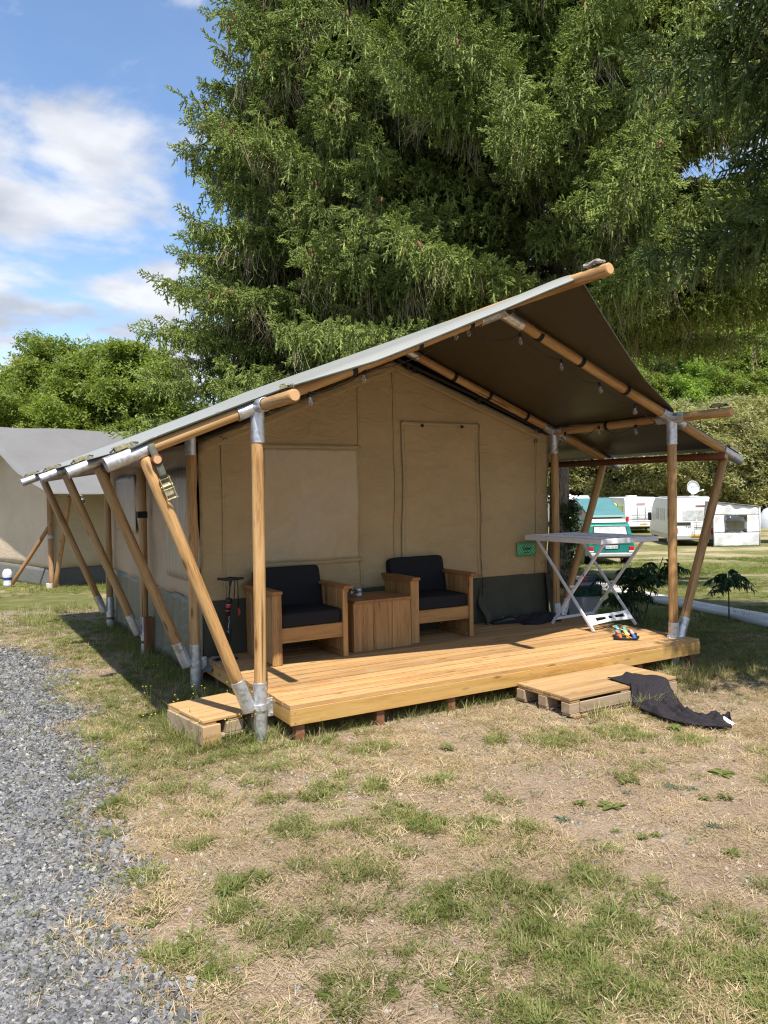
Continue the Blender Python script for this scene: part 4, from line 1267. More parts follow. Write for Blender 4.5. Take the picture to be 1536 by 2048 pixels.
# ------------------------------------------------------------------ sandals
def sandal(label, x, y, ang, cols, lift):
    T = thing('sandal', label, 'sandal', (x, y, DZ), 'pair of sandals on the deck')
    Rz = Matrix.Rotation(ang, 4, 'Z'); z0 = DZ + 0.003
    Mx = Matrix.Translation((x, y, z0)) @ Rz
    # sole outline: lofted, long axis local x
    V, F = [], []
    n = 24
    prof = []
    for k in range(n):
        a = 2 * math.pi * k / n
        cx = math.cos(a); px = 0.13 * math.copysign(abs(cx) ** 0.8, cx)
        wd = 0.040 + 0.010 * (px / 0.13)
        prof.append((px, wd * math.sin(a) + 0.006 * math.sin(px * 12)))
    for z, s in ((0, 0.96), (0.006, 1.0), (0.022, 1.0), (0.026, 0.95)):
        V += [(p[0] * s, p[1] * s, z + 0.012 * max(0, p[0] / 0.13) ** 2) for p in prof]
    for k in range(3):
        for j in range(n): F.append((k * n + j, k * n + (j + 1) % n, (k + 1) * n + (j + 1) % n, (k + 1) * n + j))
    F += [tuple(reversed(range(n))), tuple(range(3 * n, 4 * n))]
    put('sole', mesh('sole', V, F, BLACKP), T, Mx)
    def strap(name, pts, w, mat):
        P = [Vector(p) for p in pts]
        def f(u, v):
            k = v * (len(P) - 1); i = min(int(k), len(P) - 2); t = k - i
            t2 = t * t * (3 - 2 * t)
            p = P[i].lerp(P[i + 1], t)
            return p + Vector((w * (u - 0.5), 0, 0.0))
        return sheet(name, f, 3, 16, mat, T, 0.003, M=Mx)
    strap('toe_strap', [(0.075, -0.046, 0.02), (0.07, -0.035, 0.05), (0.06, 0, 0.062 * lift), (0.055, 0.035, 0.05), (0.05, 0.046, 0.02)], 0.03, cols[0])
    strap('instep_strap', [(0.01, -0.044, 0.02), (0.0, -0.04, 0.06), (-0.01, 0, 0.085 * lift), (-0.02, 0.036, 0.06), (-0.02, 0.042, 0.02)], 0.03, cols[1])
    strap('ankle_strap', [(-0.06, -0.04, 0.02), (-0.075, -0.04, 0.07 * lift), (-0.10, 0, 0.10 * lift), (-0.085, 0.038, 0.07 * lift), (-0.07, 0.04, 0.02)], 0.03, cols[2])
    strap('side_strap', [(0.045, -0.045, 0.022), (0.0, -0.047, 0.05 * lift), (-0.06, -0.043, 0.075 * lift)], 0.022, cols[3])
    strap('heel_strap', [(-0.07, 0.04, 0.075 * lift), (-0.118, 0.01, 0.09 * lift), (-0.075, -0.042, 0.07 * lift)], 0.02, cols[4])
sandal('sandal with blue, yellow and orange straps, nearer the deck front', 4.0, 0.175, rad(-38), [BLUEST, YELST, ORST, ORST, BLUEST], 1.0)
sandal('sandal with aqua, pink and yellow straps, nearer the white rack', 4.10, 0.29, rad(-30), [PINKST, AQUAST, AQUAST, YELST, YELST], 1.25)

# ------------------------------------------------------------------ shoes and towel by the tent wall
def shoe(label, x, y, ang, z=DZ):
    T = thing('shoe', label, 'shoe', (x, y, z), 'black trainers by the tent wall')
    Mx = Matrix.Translation((x, y, z + 0.003)) @ Matrix.Rotation(ang, 4, 'Z')
    n = 20
    sec = [(-0.135, 0.026, 0.07), (-0.12, 0.034, 0.085), (-0.07, 0.036, 0.088), (-0.03, 0.037, 0.082), (0.02, 0.042, 0.062), (0.08, 0.045, 0.05), (0.125, 0.036, 0.042), (0.145, 0.018, 0.032)]
    V, F = [], []
    for px, w, h in sec:
        for j in range(n):
            a = 2 * math.pi * j / n
            V.append((px, w * math.cos(a), 0.02 + max(-0.004, (h - 0.02) * max(0, math.sin(a)) ** 0.8 if math.sin(a) > 0 else 0)))
    for k in range(len(sec) - 1):
        for j in range(n): F.append((k * n + j, k * n + (j + 1) % n, (k + 1) * n + (j + 1) % n, (k + 1) * n + j))
    F += [tuple(range(n)), tuple(reversed(range((len(sec) - 1) * n, len(sec) * n)))]
    put('upper', mesh('upper', V, F, BLACKP, smooth=True), T, Mx)
    V, F = [], []
    for z_, s in ((0, 0.98), (0.022, 1.04)):
        for px, w, h in sec: V.append((px * 1.02, w * s, z_))
        for px, w, h in reversed(sec): V.append((px * 1.02, -w * s, z_))
    q = len(sec) * 2
    F = [(j, (j + 1) % q, (j + 1) % q + q, j + q) for j in range(q)] + [tuple(reversed(range(q))), tuple(range(q, 2 * q))]
    put('sole', mesh('sole', V, F, INK), T, Mx)
    for k in range(3):
        m = MB().tube([(-0.02 + 0.02 * k, -0.04, 0.03), (-0.035 + 0.02 * k, -0.036, 0.055), (-0.045 + 0.02 * k, -0.02, 0.074)], 0.003, 5)
        m.build('stripe', WHITEINK, T, Mx)
shoe('black trainer with white stripes beside the door flap', 3.60, 1.66, rad(160))
shoe('black trainer with white stripes half under the dark towel', 3.77, 1.63, rad(150))

def heap(cx, cy, rx, ry, h, seed, z0):
    def f(u, v):
        a, b = u * 2 - 1, v * 2 - 1
        px = cx + rx * a * (1 - 0.15 * b * b) + 0.03 * math.sin(b * 5 + seed)
        py = cy + ry * b * (1 - 0.2 * a * a) + 0.03 * math.sin(a * 4 + seed * 2)
        e = max(0, 1 - (abs(a) ** 2.4 + abs(b) ** 2.4))
        n = float(fbm(a * 2.3 + seed, b * 2.3 + 4, seed))
        ridge = abs(math.sin(a * 3.2 + b * 2.1 + seed)) ** 0.7
        return (px, py, z0 + 0.008 + h * e ** 0.6 * (0.35 + 0.5 * n + 0.35 * ridge) )
    return f
cloth_lump('towel', 'crumpled charcoal towel lying on the deck by the tent wall', 'towel', heap(4.03, 1.56, 0.30, 0.16, 0.105, 3, DZ), 46, 30, TOWEL)
for i, (x, y, a_) in enumerate(((4.09, 1.705, 75), (4.19, 1.70, 100))):
    shoe('black slip-on shoe standing behind the crumpled charcoal towel', x, y, rad(a_))

# towel over the pallet corner, trailing on the ground
def long_towel():
    # a strip from the pallet top over its edge and along the ground, gathered in folds
    C = [(3.10, -0.60, 0.172), (3.10, -0.74, 0.176), (3.12, -0.865, 0.172), (3.09, -0.955, 0.10), (3.02, -1.05, 0.05), (2.96, -1.17, 0.035), (2.92, -1.30, 0.03), (2.90, -1.42, 0.03), (2.93, -1.54, 0.03), (3.00, -1.62, 0.03), (3.05, -1.69, 0.025)]
    Wd = [0.34, 0.36, 0.40, 0.40, 0.36, 0.31, 0.27, 0.26, 0.24, 0.20, 0.14]
    C = [Vector(c) for c in C]
    S = np.linspace(0, 1, len(C))
    def cen(t): return Vector([float(np.interp(t, S, [c[k] for c in C])) for k in range(3)])
    def f(u, v):
        t = v
        p = cen(t); d = (cen(min(1, t + 0.03)) - cen(max(0, t - 0.03))); d.z = 0; d.normalize()
        sd = Vector((-d.y, d.x, 0))
        w = float(np.interp(t, S, Wd))
        a = u - 0.5
        g = sstep(0.25, 0.5, t)
        w *= 0.86 + 0.3 * float(fbm(t * 7, 3.0 if u < 0.5 else 9.0, 14))
        cr = abs(math.sin(a * 7.5 + t * 9 + 2.5 * float(fbm(u * 2, t * 5, 4)))) ** 0.6
        cr2 = abs(math.sin(a * 4 - t * 21 + 3 * float(fbm(u * 3, t * 6, 6)))) ** 0.7
        z = p.z + float(g) * (0.055 * (1 - cr) + 0.04 * (1 - cr2) + 0.045 * float(fbm(u * 5, t * 12, 8)) - 0.02) * (1 - (2 * a) ** 6) + (1 - float(g)) * (0.010 * math.sin(a * 9 + t * 20) + 0.018 * max(0, 1 - abs(a - 0.18 + t * 0.5) * 9))
        q = p + sd * (a * w) + d * 0.03 * math.sin(a * 7 + t * 5) * float(g)
        onp = (q.y > -0.885 and q.x < 3.52 and q.x > 2.24)
        if onp: z = max(z, 0.172)
        else:
            z = min(z, 0.2) if t < 0.28 else z
        base = tz(q.x, q.y)
        if not onp: z = max(z - (0.05 if t > 0.22 and t < 0.4 else 0), base + 0.012)
        q.z = z
        return q
    o = sheet('towel', f, 34, 90, TOWEL, None, 0.008)
    tag(o, 'long charcoal towel trailing from the pallet step onto the grass', 'towel')
    sheet('care_label', lambda u, v: (3.02 + 0.05 * u + 0.03 * v, -1.66 - 0.07 * v, tz(3.03, -1.7) + 0.075 - 0.045 * v + 0.01 * math.sin(u * 3)), 4, 5, WHITEINK, o, 0.002)
long_towel()

# ------------------------------------------------------------------ bin
def bin_():
    x, y = 5.93, 2.85
    z0 = tz(x, y)
    T = thing('waste_bin', 'grey waste bin with a dark swing lid and green liner behind the white rack', 'bin', (x, y, z0))
    A = Matrix.Translation((x, y, z0)) @ Matrix.Rotation(rad(-24), 4, 'Z') @ Matrix.Diagonal((1.12, 1.12, 0.84, 1))
    def frust(name, w0, d0, w1, d1, za, zb, mat, bev=0.015):
        m = MB()
        V = [(-w0, -d0, za), (w0, -d0, za), (w0, d0, za), (-w0, d0, za), (-w1, -d1, zb), (w1, -d1, zb), (w1, d1, zb), (-w1, d1, zb)]
        m.add(V, [(0, 3, 2, 1), (4, 5, 6, 7), (0, 1, 5, 4), (1, 2, 6, 5), (2, 3, 7, 6), (3, 0, 4, 7)])
        return m.build(name, mat, T, A, bevel=bev, seg=2)
    frust('bin_body', 0.18, 0.15, 0.225, 0.18, 0.0, 0.48, GREYP)
    frust('liner', 0.232, 0.187, 0.238, 0.192, 0.42, 0.56, BAG)
    frust('rim', 0.242, 0.196, 0.236, 0.19, 0.555, 0.61, DGREYP)
    m = MB()
    k = 10
    prof = [(-0.19 + 0.38 * i / k, 0.61 + 0.16 * math.sin(math.pi * min(1, 0.12 + i / k * 0.8)) ** 0.8) for i in range(k + 1)]
    V = [(s * 0.225, a, b) for s in (-1, 1) for a, b in prof]
    F = [(i, i + 1, i + 2 + k, i + 1 + k) for i in range(k)] + [tuple(range(k + 1)), tuple(reversed(range(k + 1, 2 * k + 2))), (0, k + 1, 2 * k + 1, k)]
    m.add(V, F); m.build('lid', DGREYP, T, A, bevel=0.008)
    m = MB().add([(0.0 - 0.12 + 0.27 * u, -0.197 + 0.10 * v, 0.622 + 0.13 * v) for v in (0, 1) for u in (0, 1)] + [(0.0 - 0.12 + 0.27 * u, -0.19 + 0.12 * v, 0.60 + 0.12 * v) for v in (0, 1) for u in (0, 1)], [(0, 1, 3, 2), (6, 7, 5, 4), (0, 4, 5, 1), (2, 3, 7, 6), (0, 2, 6, 4), (1, 5, 7, 3)])
    m.build('swing_flap', GREYP, T, A, bevel=0.005)
bin_()

# ------------------------------------------------------------------ neighbouring tent on the left
def tent2():
    zg = -0.22
    cx, cy = cw(-7.55, 17.7)
    C = Vector((cx, cy, 0))
    R2, F2 = Vector((RGT2.x, RGT2.y, 0)), Vector((FWD2.x, FWD2.y, 0))
    g = (-R2 + F2).normalized()          # along the gable
    s = (R2 + F2).normalized()           # along the side wall
    T = thing('safari_tent', 'older safari tent with pale canvas and a sagging grey roof, beyond the gravel', 'tent', (cx, cy, zg))
    def P(a, b, z): return C + g * a + s * b + Vector((0, 0, z))
    Hh, Rr = 2.33, 3.62
    Wd, Ln, o = 4.6, 7.0, 1.35
    prof = lambda a: Rr - (Rr - Hh) * (abs(a - Wd / 2) / (Wd / 2)) ** 0.93 if 0 <= a <= Wd else Hh - 0.34 * (-a if a < 0 else a - Wd)
    roof = lambda u, v: P(-o + (Wd + 2 * o) * u, -0.62 + (1 - abs(2 * u - 1)) * -0.3 + (Ln + 1) * v, prof(-o + (Wd + 2 * o) * u) + 0.06 - 0.03 * math.sin(v * 12) ** 2 + 0.01 * math.sin(u * 50 + v * 4))
    sheet('roof_tarp', lambda u, v: roof(1 - u, v), 50, 30, TARP2_TOP, T, 0.005, TARP_UND)
    sk = 0.44 + zg
    bow = lambda u: 0.10 * math.sin(math.pi * u)
    sheet('gable_wall', lambda u, v: P(Wd * (1 - u), 0.02 - bow(u) * 0.3, sk + (prof(Wd * (1 - u)) - 0.05 - sk) * v), 40, 20, CANVAS3, T, 0.004)
    sheet('gable_skirt', lambda u, v: P(Wd * (1 - u), 0.0 - bow(u) * 0.3 - 0.06 * (1 - v) + 0.01 * math.sin(u * 40), zg + (sk - zg) * v), 40, 6, SKIRT2, T, 0.004)
    sheet('side_wall', lambda u, v: P(0.02, Ln * u, sk + (Hh - sk) * v), 30, 12, CANVAS3, T, 0.004)
    sheet('side_skirt', lambda u, v: P(0.0 - 0.06 * (1 - v) + 0.012 * math.sin(u * 60), Ln * u, zg + (sk - zg) * v), 60, 6, SKIRT2, T, 0.004)
    p = pole('post', P(-0.10, -0.10, zg), P(-0.05, -0.08, Hh - 0.06), 0.058, POLE_OLD, T)
    sleeve(P(-0.055, -0.085, Hh - 0.30), P(-0.05, -0.08, Hh - 0.05), 0.066, p)
    sleeve(P(-0.09, -0.095, 0.92), P(-0.088, -0.095, 1.0), 0.064, p, 'tape_band', plain('pale_tape', (0.42, 0.38, 0.42), 0.7))
    fp = P(-0.12, -0.16, zg)
    sleeve(fp + Vector((0, 0, -0.03)), fp + Vector((0, 0, 0.14)), 0.075, p, 'concrete_foot', CONCRETE)
    st = pole('strut', P(-0.22, -0.08, zg), P(-0.98, -0.02, Hh - 0.46), 0.052, POLE_OLD, T)
    # brace out to the left along the gable
    b0 = P(0.86, -0.62, zg + 0.1); b1 = P(-0.06, -0.12, 1.18)
    pole('brace', b0, b1, 0.045, POLE_OLD, T)
    t0, t1 = P(-1.60, 0.0, prof(-1.6) - 0.04), P(-1.2, 0.0, prof(-1.2) - 0.02)
    rf = pole('rafter', P(-1.56, 0, prof(-1.56) - 0.035), P(-0.02, 0.0, Hh - 0.05), 0.05, POLE_OLD, T)
    sleeve(t0, t1, 0.062, rf)
    ratchet(t0.lerp(t1, 0.3) + Vector((0, 0, 0.09)), t1 - t0, T)
    for b in (2.3, 4.6):
        pole('post', P(-0.05, b, zg), P(-0.05, b, Hh), 0.055, POLE_OLD, T)
    # white sack on the brace foot
    sb = P(0.92, -0.70, 0)
    zb = tz(sb.x, sb.y)
    K = thing('sand_bag', 'small white bag with blue print tied to the foot of the far tent brace', 'bag', (sb.x, sb.y, zb))
    MB().lathe([(0.01, 0.0), (0.08, 0.0), (0.10, 0.08), (0.075, 0.18), (0.11, 0.27), (0.10, 0.36), (0.06, 0.42), (0.01, 0.43)], 14, (sb.x, sb.y, zb)).build('bag_body', WHITEP, K, smooth=True)
    MB().lathe([(0.082, 0.17), (0.082, 0.18), (0.095, 0.21), (0.105, 0.235)], 14, (sb.x, sb.y, zb)).build('blue_print', BLUEP, K, smooth=True)
tent2()

# ------------------------------------------------------------------ vehicles
def loft(prof, width, n=None):
    """side profile (y,z) lofted across x with a half-width that depends on z"""
    V, F = [], []
    q = len(prof)
    for s in (-1, 1): V += [(s * width(z), y, z) for y, z in prof]
    F += [tuple(range(q)), tuple(reversed(range(q, 2 * q)))]
    for i in range(q): F.append(((i + 1) % q, i, i + q, (i + 1) % q + q))
    return V, F

class Veh:
    def __init__(s, name, label, cat, lat, dep, head, group=None):
        s.x, s.y = cw(lat, dep); s.z = tz(s.x, s.y)
        s.T = thing(name, label, cat, (s.x, s.y, s.z), group)
        a = math.atan2(FWD2.y, FWD2.x) - math.pi / 2 - head
        s.M = Matrix.Translation((s.x, s.y, s.z)) @ Matrix.Rotation(a, 4, 'Z')
    def body(s, name, prof, width, mat, bev=0.05, seg=3, parent=None):
        V, F = loft(prof, width)
        me = MB().add(V, F).mesh(name, mat, bevel=bev, seg=seg)
        return put(name, me, parent or s.T, s.M)
    def panel(s, name, P, t, mat, parent=None, bev=0.0):
        """quad P given in local coordinates, thickened along its normal"""
        P = [Vector(p) for p in P]
        n = (P[1] - P[0]).cross(P[2] - P[0]).normalized() * t
        m = MB().add(P + [p + n for p in P], [(3, 2, 1, 0), (4, 5, 6, 7), (0, 1, 5, 4), (1, 2, 6, 5), (2, 3, 7, 6), (3, 0, 4, 7)])
        return put(name, m.mesh(name, mat, bevel=bev), parent or s.T, s.M)
    def box(s, name, c, size, mat, bev=0.01, parent=None):
        return put(name, MB().box(c, size).mesh(name, mat, bevel=bev), parent or s.T, s.M)
    def tube(s, name, pts, r, mat, parent=None):
        return put(name, MB().tube(pts, r, 8).mesh(name, mat, True), parent or s.T, s.M)
    def wheel(s, x, y, r=0.33, w=0.2):
        R = Matrix.Rotation(rad(90), 3, 'Y')
        wh = put('wheel', MB().lathe([(r * 0.6, -w / 2), (r * 0.95, -w / 2), (r, -w / 3), (r, w / 3), (r * 0.95, w / 2), (r * 0.6, w / 2)], 22, (x, y, r), 0, R).mesh('wheel', TYRE, True), s.T, s.M)
        put('rim', MB().lathe([(0.01, -w / 2 + 0.02), (r * 0.6, -w / 2 + 0.01), (r * 0.6, w / 2 - 0.01), (0.01, w / 2 - 0.02)], 16, (x, y, r), 0, R).mesh('rim', RIM, False), wh, s.M)

def camper_van():
    v = Veh('camper_van', 'teal camper van with its pop-up roof raised, seen from behind', 'van', 9.05, 31.0, rad(1.0))
    wd = lambda z: 0.92 if z < 0.98 else 0.92 - 0.16 * (z - 0.98) / 0.9
    prof = [(0.05, 0.42), (0.0, 0.60), (0.0, 0.98), (0.05, 1.06), (0.22, 1.62), (0.40, 1.74), (3.35, 1.76), (3.70, 1.62), (4.15, 1.12), (4.70, 0.92), (4.78, 0.5), (4.6, 0.36), (0.4, 0.36)]
    b = v.body('body', prof, wd, TEAL, 0.06, 3)
    # rear window with silver blind
    zc = lambda z: 0.05 + (z - 1.06) / 0.56 * 0.17
    q = lambda x, z: (x, zc(z) - 0.012, z)
    v.panel('window_seal', [q(-0.73, 1.07), q(-0.66, 1.60), q(0.66, 1.60), q(0.73, 1.07)], 0.008, BLACKP)
    q2 = lambda x, z: (x, zc(z) - 0.026, z)
    v.panel('rear_window', [q2(-0.68, 1.10), q2(-0.62, 1.565), q2(0.62, 1.565), q2(0.68, 1.10)], 0.006, BLIND)
    for s in (-1, 1):
        v.box('tail_lamp', (s * 0.80, -0.012, 0.70), (0.20, 0.05, 0.17), REDL, 0.02)
        v.box('lamp_base', (s * 0.80, -0.008, 0.585), (0.20, 0.05, 0.05), WHITEINK, 0.01)
    v.box('bumper', (0, -0.03, 0.45), (1.80, 0.16, 0.16), GREYV, 0.04)
    v.box('bumper_skirt', (0, -0.01, 0.36), (1.70, 0.10, 0.08), BLACKP, 0.02)
    pl = v.box('number_plate', (0.0, -0.022, 0.76), (0.54, 0.03, 0.12), PLATEW, 0.005)
    v.box('plate_recess', (0.0, -0.004, 0.775), (0.66, 0.02, 0.17), BLACKP, 0.005)
    v.box('blue_field', (-0.245, -0.038, 0.76), (0.045, 0.004, 0.11), BLUEP, 0, pl)
    put('lettering', text_mesh('DN NE 305', 0.10, INK), pl, v.M @ Matrix.Translation((0.03, -0.040, 0.755)) @ Matrix.Rotation(rad(90), 4, 'X'))
    put('lettering', text_mesh('CALIFORNIA', 0.085, WHITEINK), v.T, v.M @ Matrix.Translation((0.50, -0.012, 0.94)) @ Matrix.Rotation(rad(90), 4, 'X'))
    Rb = Matrix.Rotation(rad(90), 3, 'X')
    put('emblem', MB().lathe([(0.05, 0), (0.062, 0.002), (0.062, 0.012), (0.05, 0.012)], 18, (0, -0.008, 0.945), 0, Rb).lathe([(0.001, 0.006), (0.05, 0.006)], 18, (0, -0.008, 0.945), 0, Rb).mesh('emblem', GREYV), v.T, v.M)
    v.box('tailgate_line', (0, -0.003, 0.87), (1.5, 0.008, 0.012), INK, 0)
    # side windows and trim on both sides
    for s in (-1, 1):
        xw = lambda z: s * (wd(z) + 0.006)
        for (ya, yb, za, zb) in ((0.45, 1.35, 1.10, 1.58), (1.45, 2.55, 1.10, 1.58), (2.70, 3.45, 1.10, 1.58)):
            P = [(xw(za), ya, za), (xw(za), yb, za), (xw(zb), yb - 0.02, zb), (xw(zb), ya + 0.05, zb)]
            if s > 0: P = P
            else: P = [P[1], P[0], P[3], P[2]]
            v.panel('side_window', P, 0.008, GLASSD)
        v.box('side_strip', (s * 0.925, 2.4, 0.72), (0.02, 4.2, 0.05), BLACKP, 0.005)
        for y in (0.95, 3.85):
            v.wheel(s * 0.80, y)
            R = Matrix.Rotation(rad(90), 3, 'Y')
            put('wheel_arch', MB().lathe([(0.01, -0.01), (0.40, -0.01), (0.40, 0.01), (0.01, 0.01)], 22, (s * 0.915, y, 0.40), 0, R).mesh('wheel_arch', BLACKP), v.T, v.M)
        v.box('mirror', (s * 1.04, 3.75, 1.18), (0.18, 0.08, 0.26), BLACKP, 0.03)
    # pop-up roof: cream shell, canvas bellows, teal lid hinged at the rear
    sh = [(0.28, 1.72), (0.45, 1.86), (1.0, 1.92), (3.4, 1.90), (3.6, 1.74)]
    v.body('roof_shell', sh, lambda z: 0.70, CREAM, 0.05)
    lid = [(0.50, 1.93), (0.55, 2.03), (2.95, 2.70), (3.15, 2.66), (3.10, 2.58), (0.62, 1.93)]
    v.body('roof_lid', lid, lambda z: 0.74, TEALL, 0.03)
    v.body('bellows', [(0.75, 1.90), (3.0, 2.60), (3.05, 1.88)], lambda z: 0.66, CREAM, 0.01)
    for s in (-1, 1): v.panel('bellows_window', [(s * 0.665, 2.1, 2.0), (s * 0.665, 2.7, 2.0), (s * 0.665, 2.7, 2.38), (s * 0.665, 2.1, 2.22)][::s], 0.006, GREYT)
camper_van()

def caravan(label, lat, dep, head, rack_=True, group='white caravans'):
    v = Veh('caravan', label, 'caravan', lat, dep, head, group)
    prof = [(0.02, 0.52), (0.0, 0.75), (0.06, 1.9), (0.12, 2.42), (0.35, 2.58), (5.2, 2.58), (5.7, 2.2), (5.95, 1.2), (5.8, 0.5)]
    b = v.body('body', prof, lambda z: 1.12, WHITEV, 0.09, 3)
    v.panel('rear_panel', [(-0.86, 0.022 - 0.03, 1.05), (-0.80, 0.075 - 0.035, 2.0), (0.80, 0.075 - 0.035, 2.0), (0.86, 0.022 - 0.03, 1.05)], 0.01, plain('off_white_panel', (0.66, 0.66, 0.66), 0.4) if 'off_white_panel' not in MATS else MATS['off_white_panel'])
    for s in (-1, 1):
        v.box('tail_lamp', (s * 0.97, -0.02, 1.05), (0.20, 0.06, 0.36), REDL, 0.05)
        v.wheel(s * 1.0, 2.9, 0.32)
        P = [(s * 1.125, 0.7, 1.35), (s * 1.125, 1.7, 1.35), (s * 1.125, 1.7, 1.95), (s * 1.125, 0.7, 1.95)]
        v.panel('side_window', P if s > 0 else [P[1], P[0], P[3], P[2]], 0.012, GLASSD)
    v.box('bumper', (0, -0.05, 0.62), (2.1, 0.14, 0.26), WHITEV, 0.05)
    v.box('brake_lamp', (0, 0.03, 2.12), (0.6, 0.03, 0.05), REDL, 0.005)
    v.box('number_plate', (0.15, -0.125, 0.68), (0.52, 0.02, 0.12), ORNG, 0.003)
    v.box('roof_hatch', (-0.3, 1.6, 2.63), (0.7, 0.7, 0.14), WHITEV, 0.04)
    v.box('underbody', (0, 3.0, 0.42), (1.7, 5.0, 0.2), BLACKP, 0.02)
    if rack_:
        m = MB()
        for x in (-0.25, 0.30, 0.78):
            m.tube([(x, -0.03, 1.05), (x, -0.07, 1.2), (x, -0.07, 1.85), (x, 0.03, 1.95)], 0.018, 6)
        for z in (1.15, 1.32, 1.62): m.tube([(-0.62, -0.16, z), (0.80, -0.16, z)], 0.016, 6)
        for x in (-0.2, 0.25): m.tube([(x, -0.42, 1.18), (x, -0.05, 1.16)], 0.016, 6)
        put('cycle_rack', m.mesh('cycle_rack', GREYV, True), v.T, v.M)
    else:
        v.panel('rear_window', [(-0.75, -0.02, 1.25), (-0.7, 0.03, 1.9), (0.7, 0.03, 1.9), (0.75, -0.02, 1.25)], 0.014, GLASSD)
    return v
caravan('white caravan with a cycle rack and red lamps, beside the lime tent', 18.2, 55.0, rad(4))
caravan('white caravan with a dark rear window, half hidden by the spruce trunk', 14.3, 58.0, rad(-2), False)

def motorhome():
    v = Veh('motorhome', 'white motorhome with a satellite dish and an attached awning', 'motorhome', 17.15, 43.0, rad(8))
    prof = [(0.04, 0.42), (0.0, 0.6), (0.0, 1.1), (0.03, 2.3), (0.15, 2.62), (0.5, 2.68), (4.9, 2.68), (5.6, 2.3), (5.9, 1.6), (6.5, 1.15), (6.7, 0.6), (6.6, 0.4)]
    v.body('body', prof, lambda z: 1.1, WHITEV, 0.1, 3)
    v.box('skirt', (0, 3.2, 0.50), (2.215, 6.2, 0.30), GREYV, 0.03)
    v.box('bumper', (0, -0.04, 0.50), (2.2, 0.18, 0.30), GREYV, 0.05)
    v.panel('rear_window', [(-0.60, -0.004, 1.42), (-0.60, 0.012, 2.0), (0.52, 0.012, 2.0), (0.52, -0.004, 1.42)], 0.03, BLIND, bev=0.01)
    v.box('lower_window', (-0.55, -0.02, 1.25), (0.75, 0.03, 0.16), GLASSD, 0.01)
    v.box('brake_lamp', (0.35, 0.0, 2.24), (0.5, 0.03, 0.04), REDL, 0.005)
    for s in (-1, 1):
        v.panel('tail_lamp', [(s * 1.04, -0.03, 0.62), (s * 1.10, -0.03, 0.62), (s * 1.10, -0.03, 1.08), (s * 0.98, -0.03, 0.70)][::s], -0.1 * s if s < 0 else 0.1, REDL)
        v.box('lamp', (s * 0.98, -0.035, 0.84), (0.22, 0.06, 0.34), REDL, 0.05)
        for y in (1.6, 5.5): v.wheel(s * 0.98, y, 0.35, 0.22)
        for (ya, yb, za, zb) in ((0.9, 1.6, 1.45, 2.05), (2.2, 3.4, 1.35, 2.05), (3.8, 4.5, 1.4, 2.05)):
            P = [(s * 1.105, ya, za), (s * 1.105, yb, za), (s * 1.105, yb, zb), (s * 1.105, ya, zb)]
            v.panel('side_window', P if s > 0 else [P[1], P[0], P[3], P[2]], 0.012, BLIND)
    v.box('mirror', (-1.28, 5.6, 1.5), (0.22, 0.12, 0.5), BLACKP, 0.04)
    v.box('number_plate', (0.10, -0.14, 0.58), (0.6, 0.02, 0.16), ORNG, 0.003)
    v.box('roof_rail', (0, 2.6, 2.72), (1.9, 4.0, 0.05), GREYV, 0.01)
    m = MB()
    for x in (0.05, 0.75): m.tube([(x, -0.05, 0.95), (x, -0.38, 0.95), (x, -0.38, 1.5)], 0.018, 6)
    for z in (0.95, 1.15, 1.32): m.tube([(-0.1, -0.38, z), (0.95, -0.38, z)], 0.016, 6)
    m.tube([(0.1, -0.3, 1.58), (0.5, -0.32, 1.6), (0.78, -0.32, 1.45), (0.92, -0.33, 1.2)], 0.02, 6)
    put('cycle_rack', m.mesh('cycle_rack', GREYV, True), v.T, v.M)
    # dish
    dR = Matrix.Rotation(rad(80), 3, 'X') @ Matrix.Rotation(rad(18), 3, 'Y')
    c = Vector((0.22, 1.1, 3.25))
    d = put('satellite_dish', MB().lathe([(0.002, 0.0), (0.2, 0.012), (0.38, 0.05), (0.39, 0.05), (0.2, 0.03), (0.002, 0.02)], 26, c, 0, dR).mesh('satellite_dish', WHITEV, True), v.T, v.M)
    put('dish_stand', MB().tube([(0.22, 1.15, 2.70), (0.22, 1.12, 3.0), c], [0.10, 0.05, 0.05], 8).tube([c + Vector((0.1, 0, -0.3)), c + Vector((0.42, -0.4, -0.15))], 0.025, 6).box(c + Vector((0.44, -0.42, -0.14)), (0.10, 0.10, 0.07)).box((0.22, 1.15, 2.74), (0.5, 0.5, 0.08)).mesh('dish_stand', WHITEV), d, v.M)
    put('lettering', text_mesh('Oyster', 0.2, BLUEP, 0.2), d, v.M @ Matrix.Translation(c + Vector((0, -0.065, 0.05))) @ Matrix.Rotation(rad(86), 4, 'X'))
    put('lettering', text_mesh('T.67', 0.17, INK), v.T, v.M @ Matrix.Translation((-0.30, -0.012, 1.06)) @ Matrix.Rotation(rad(90), 4, 'X'))
motorhome()

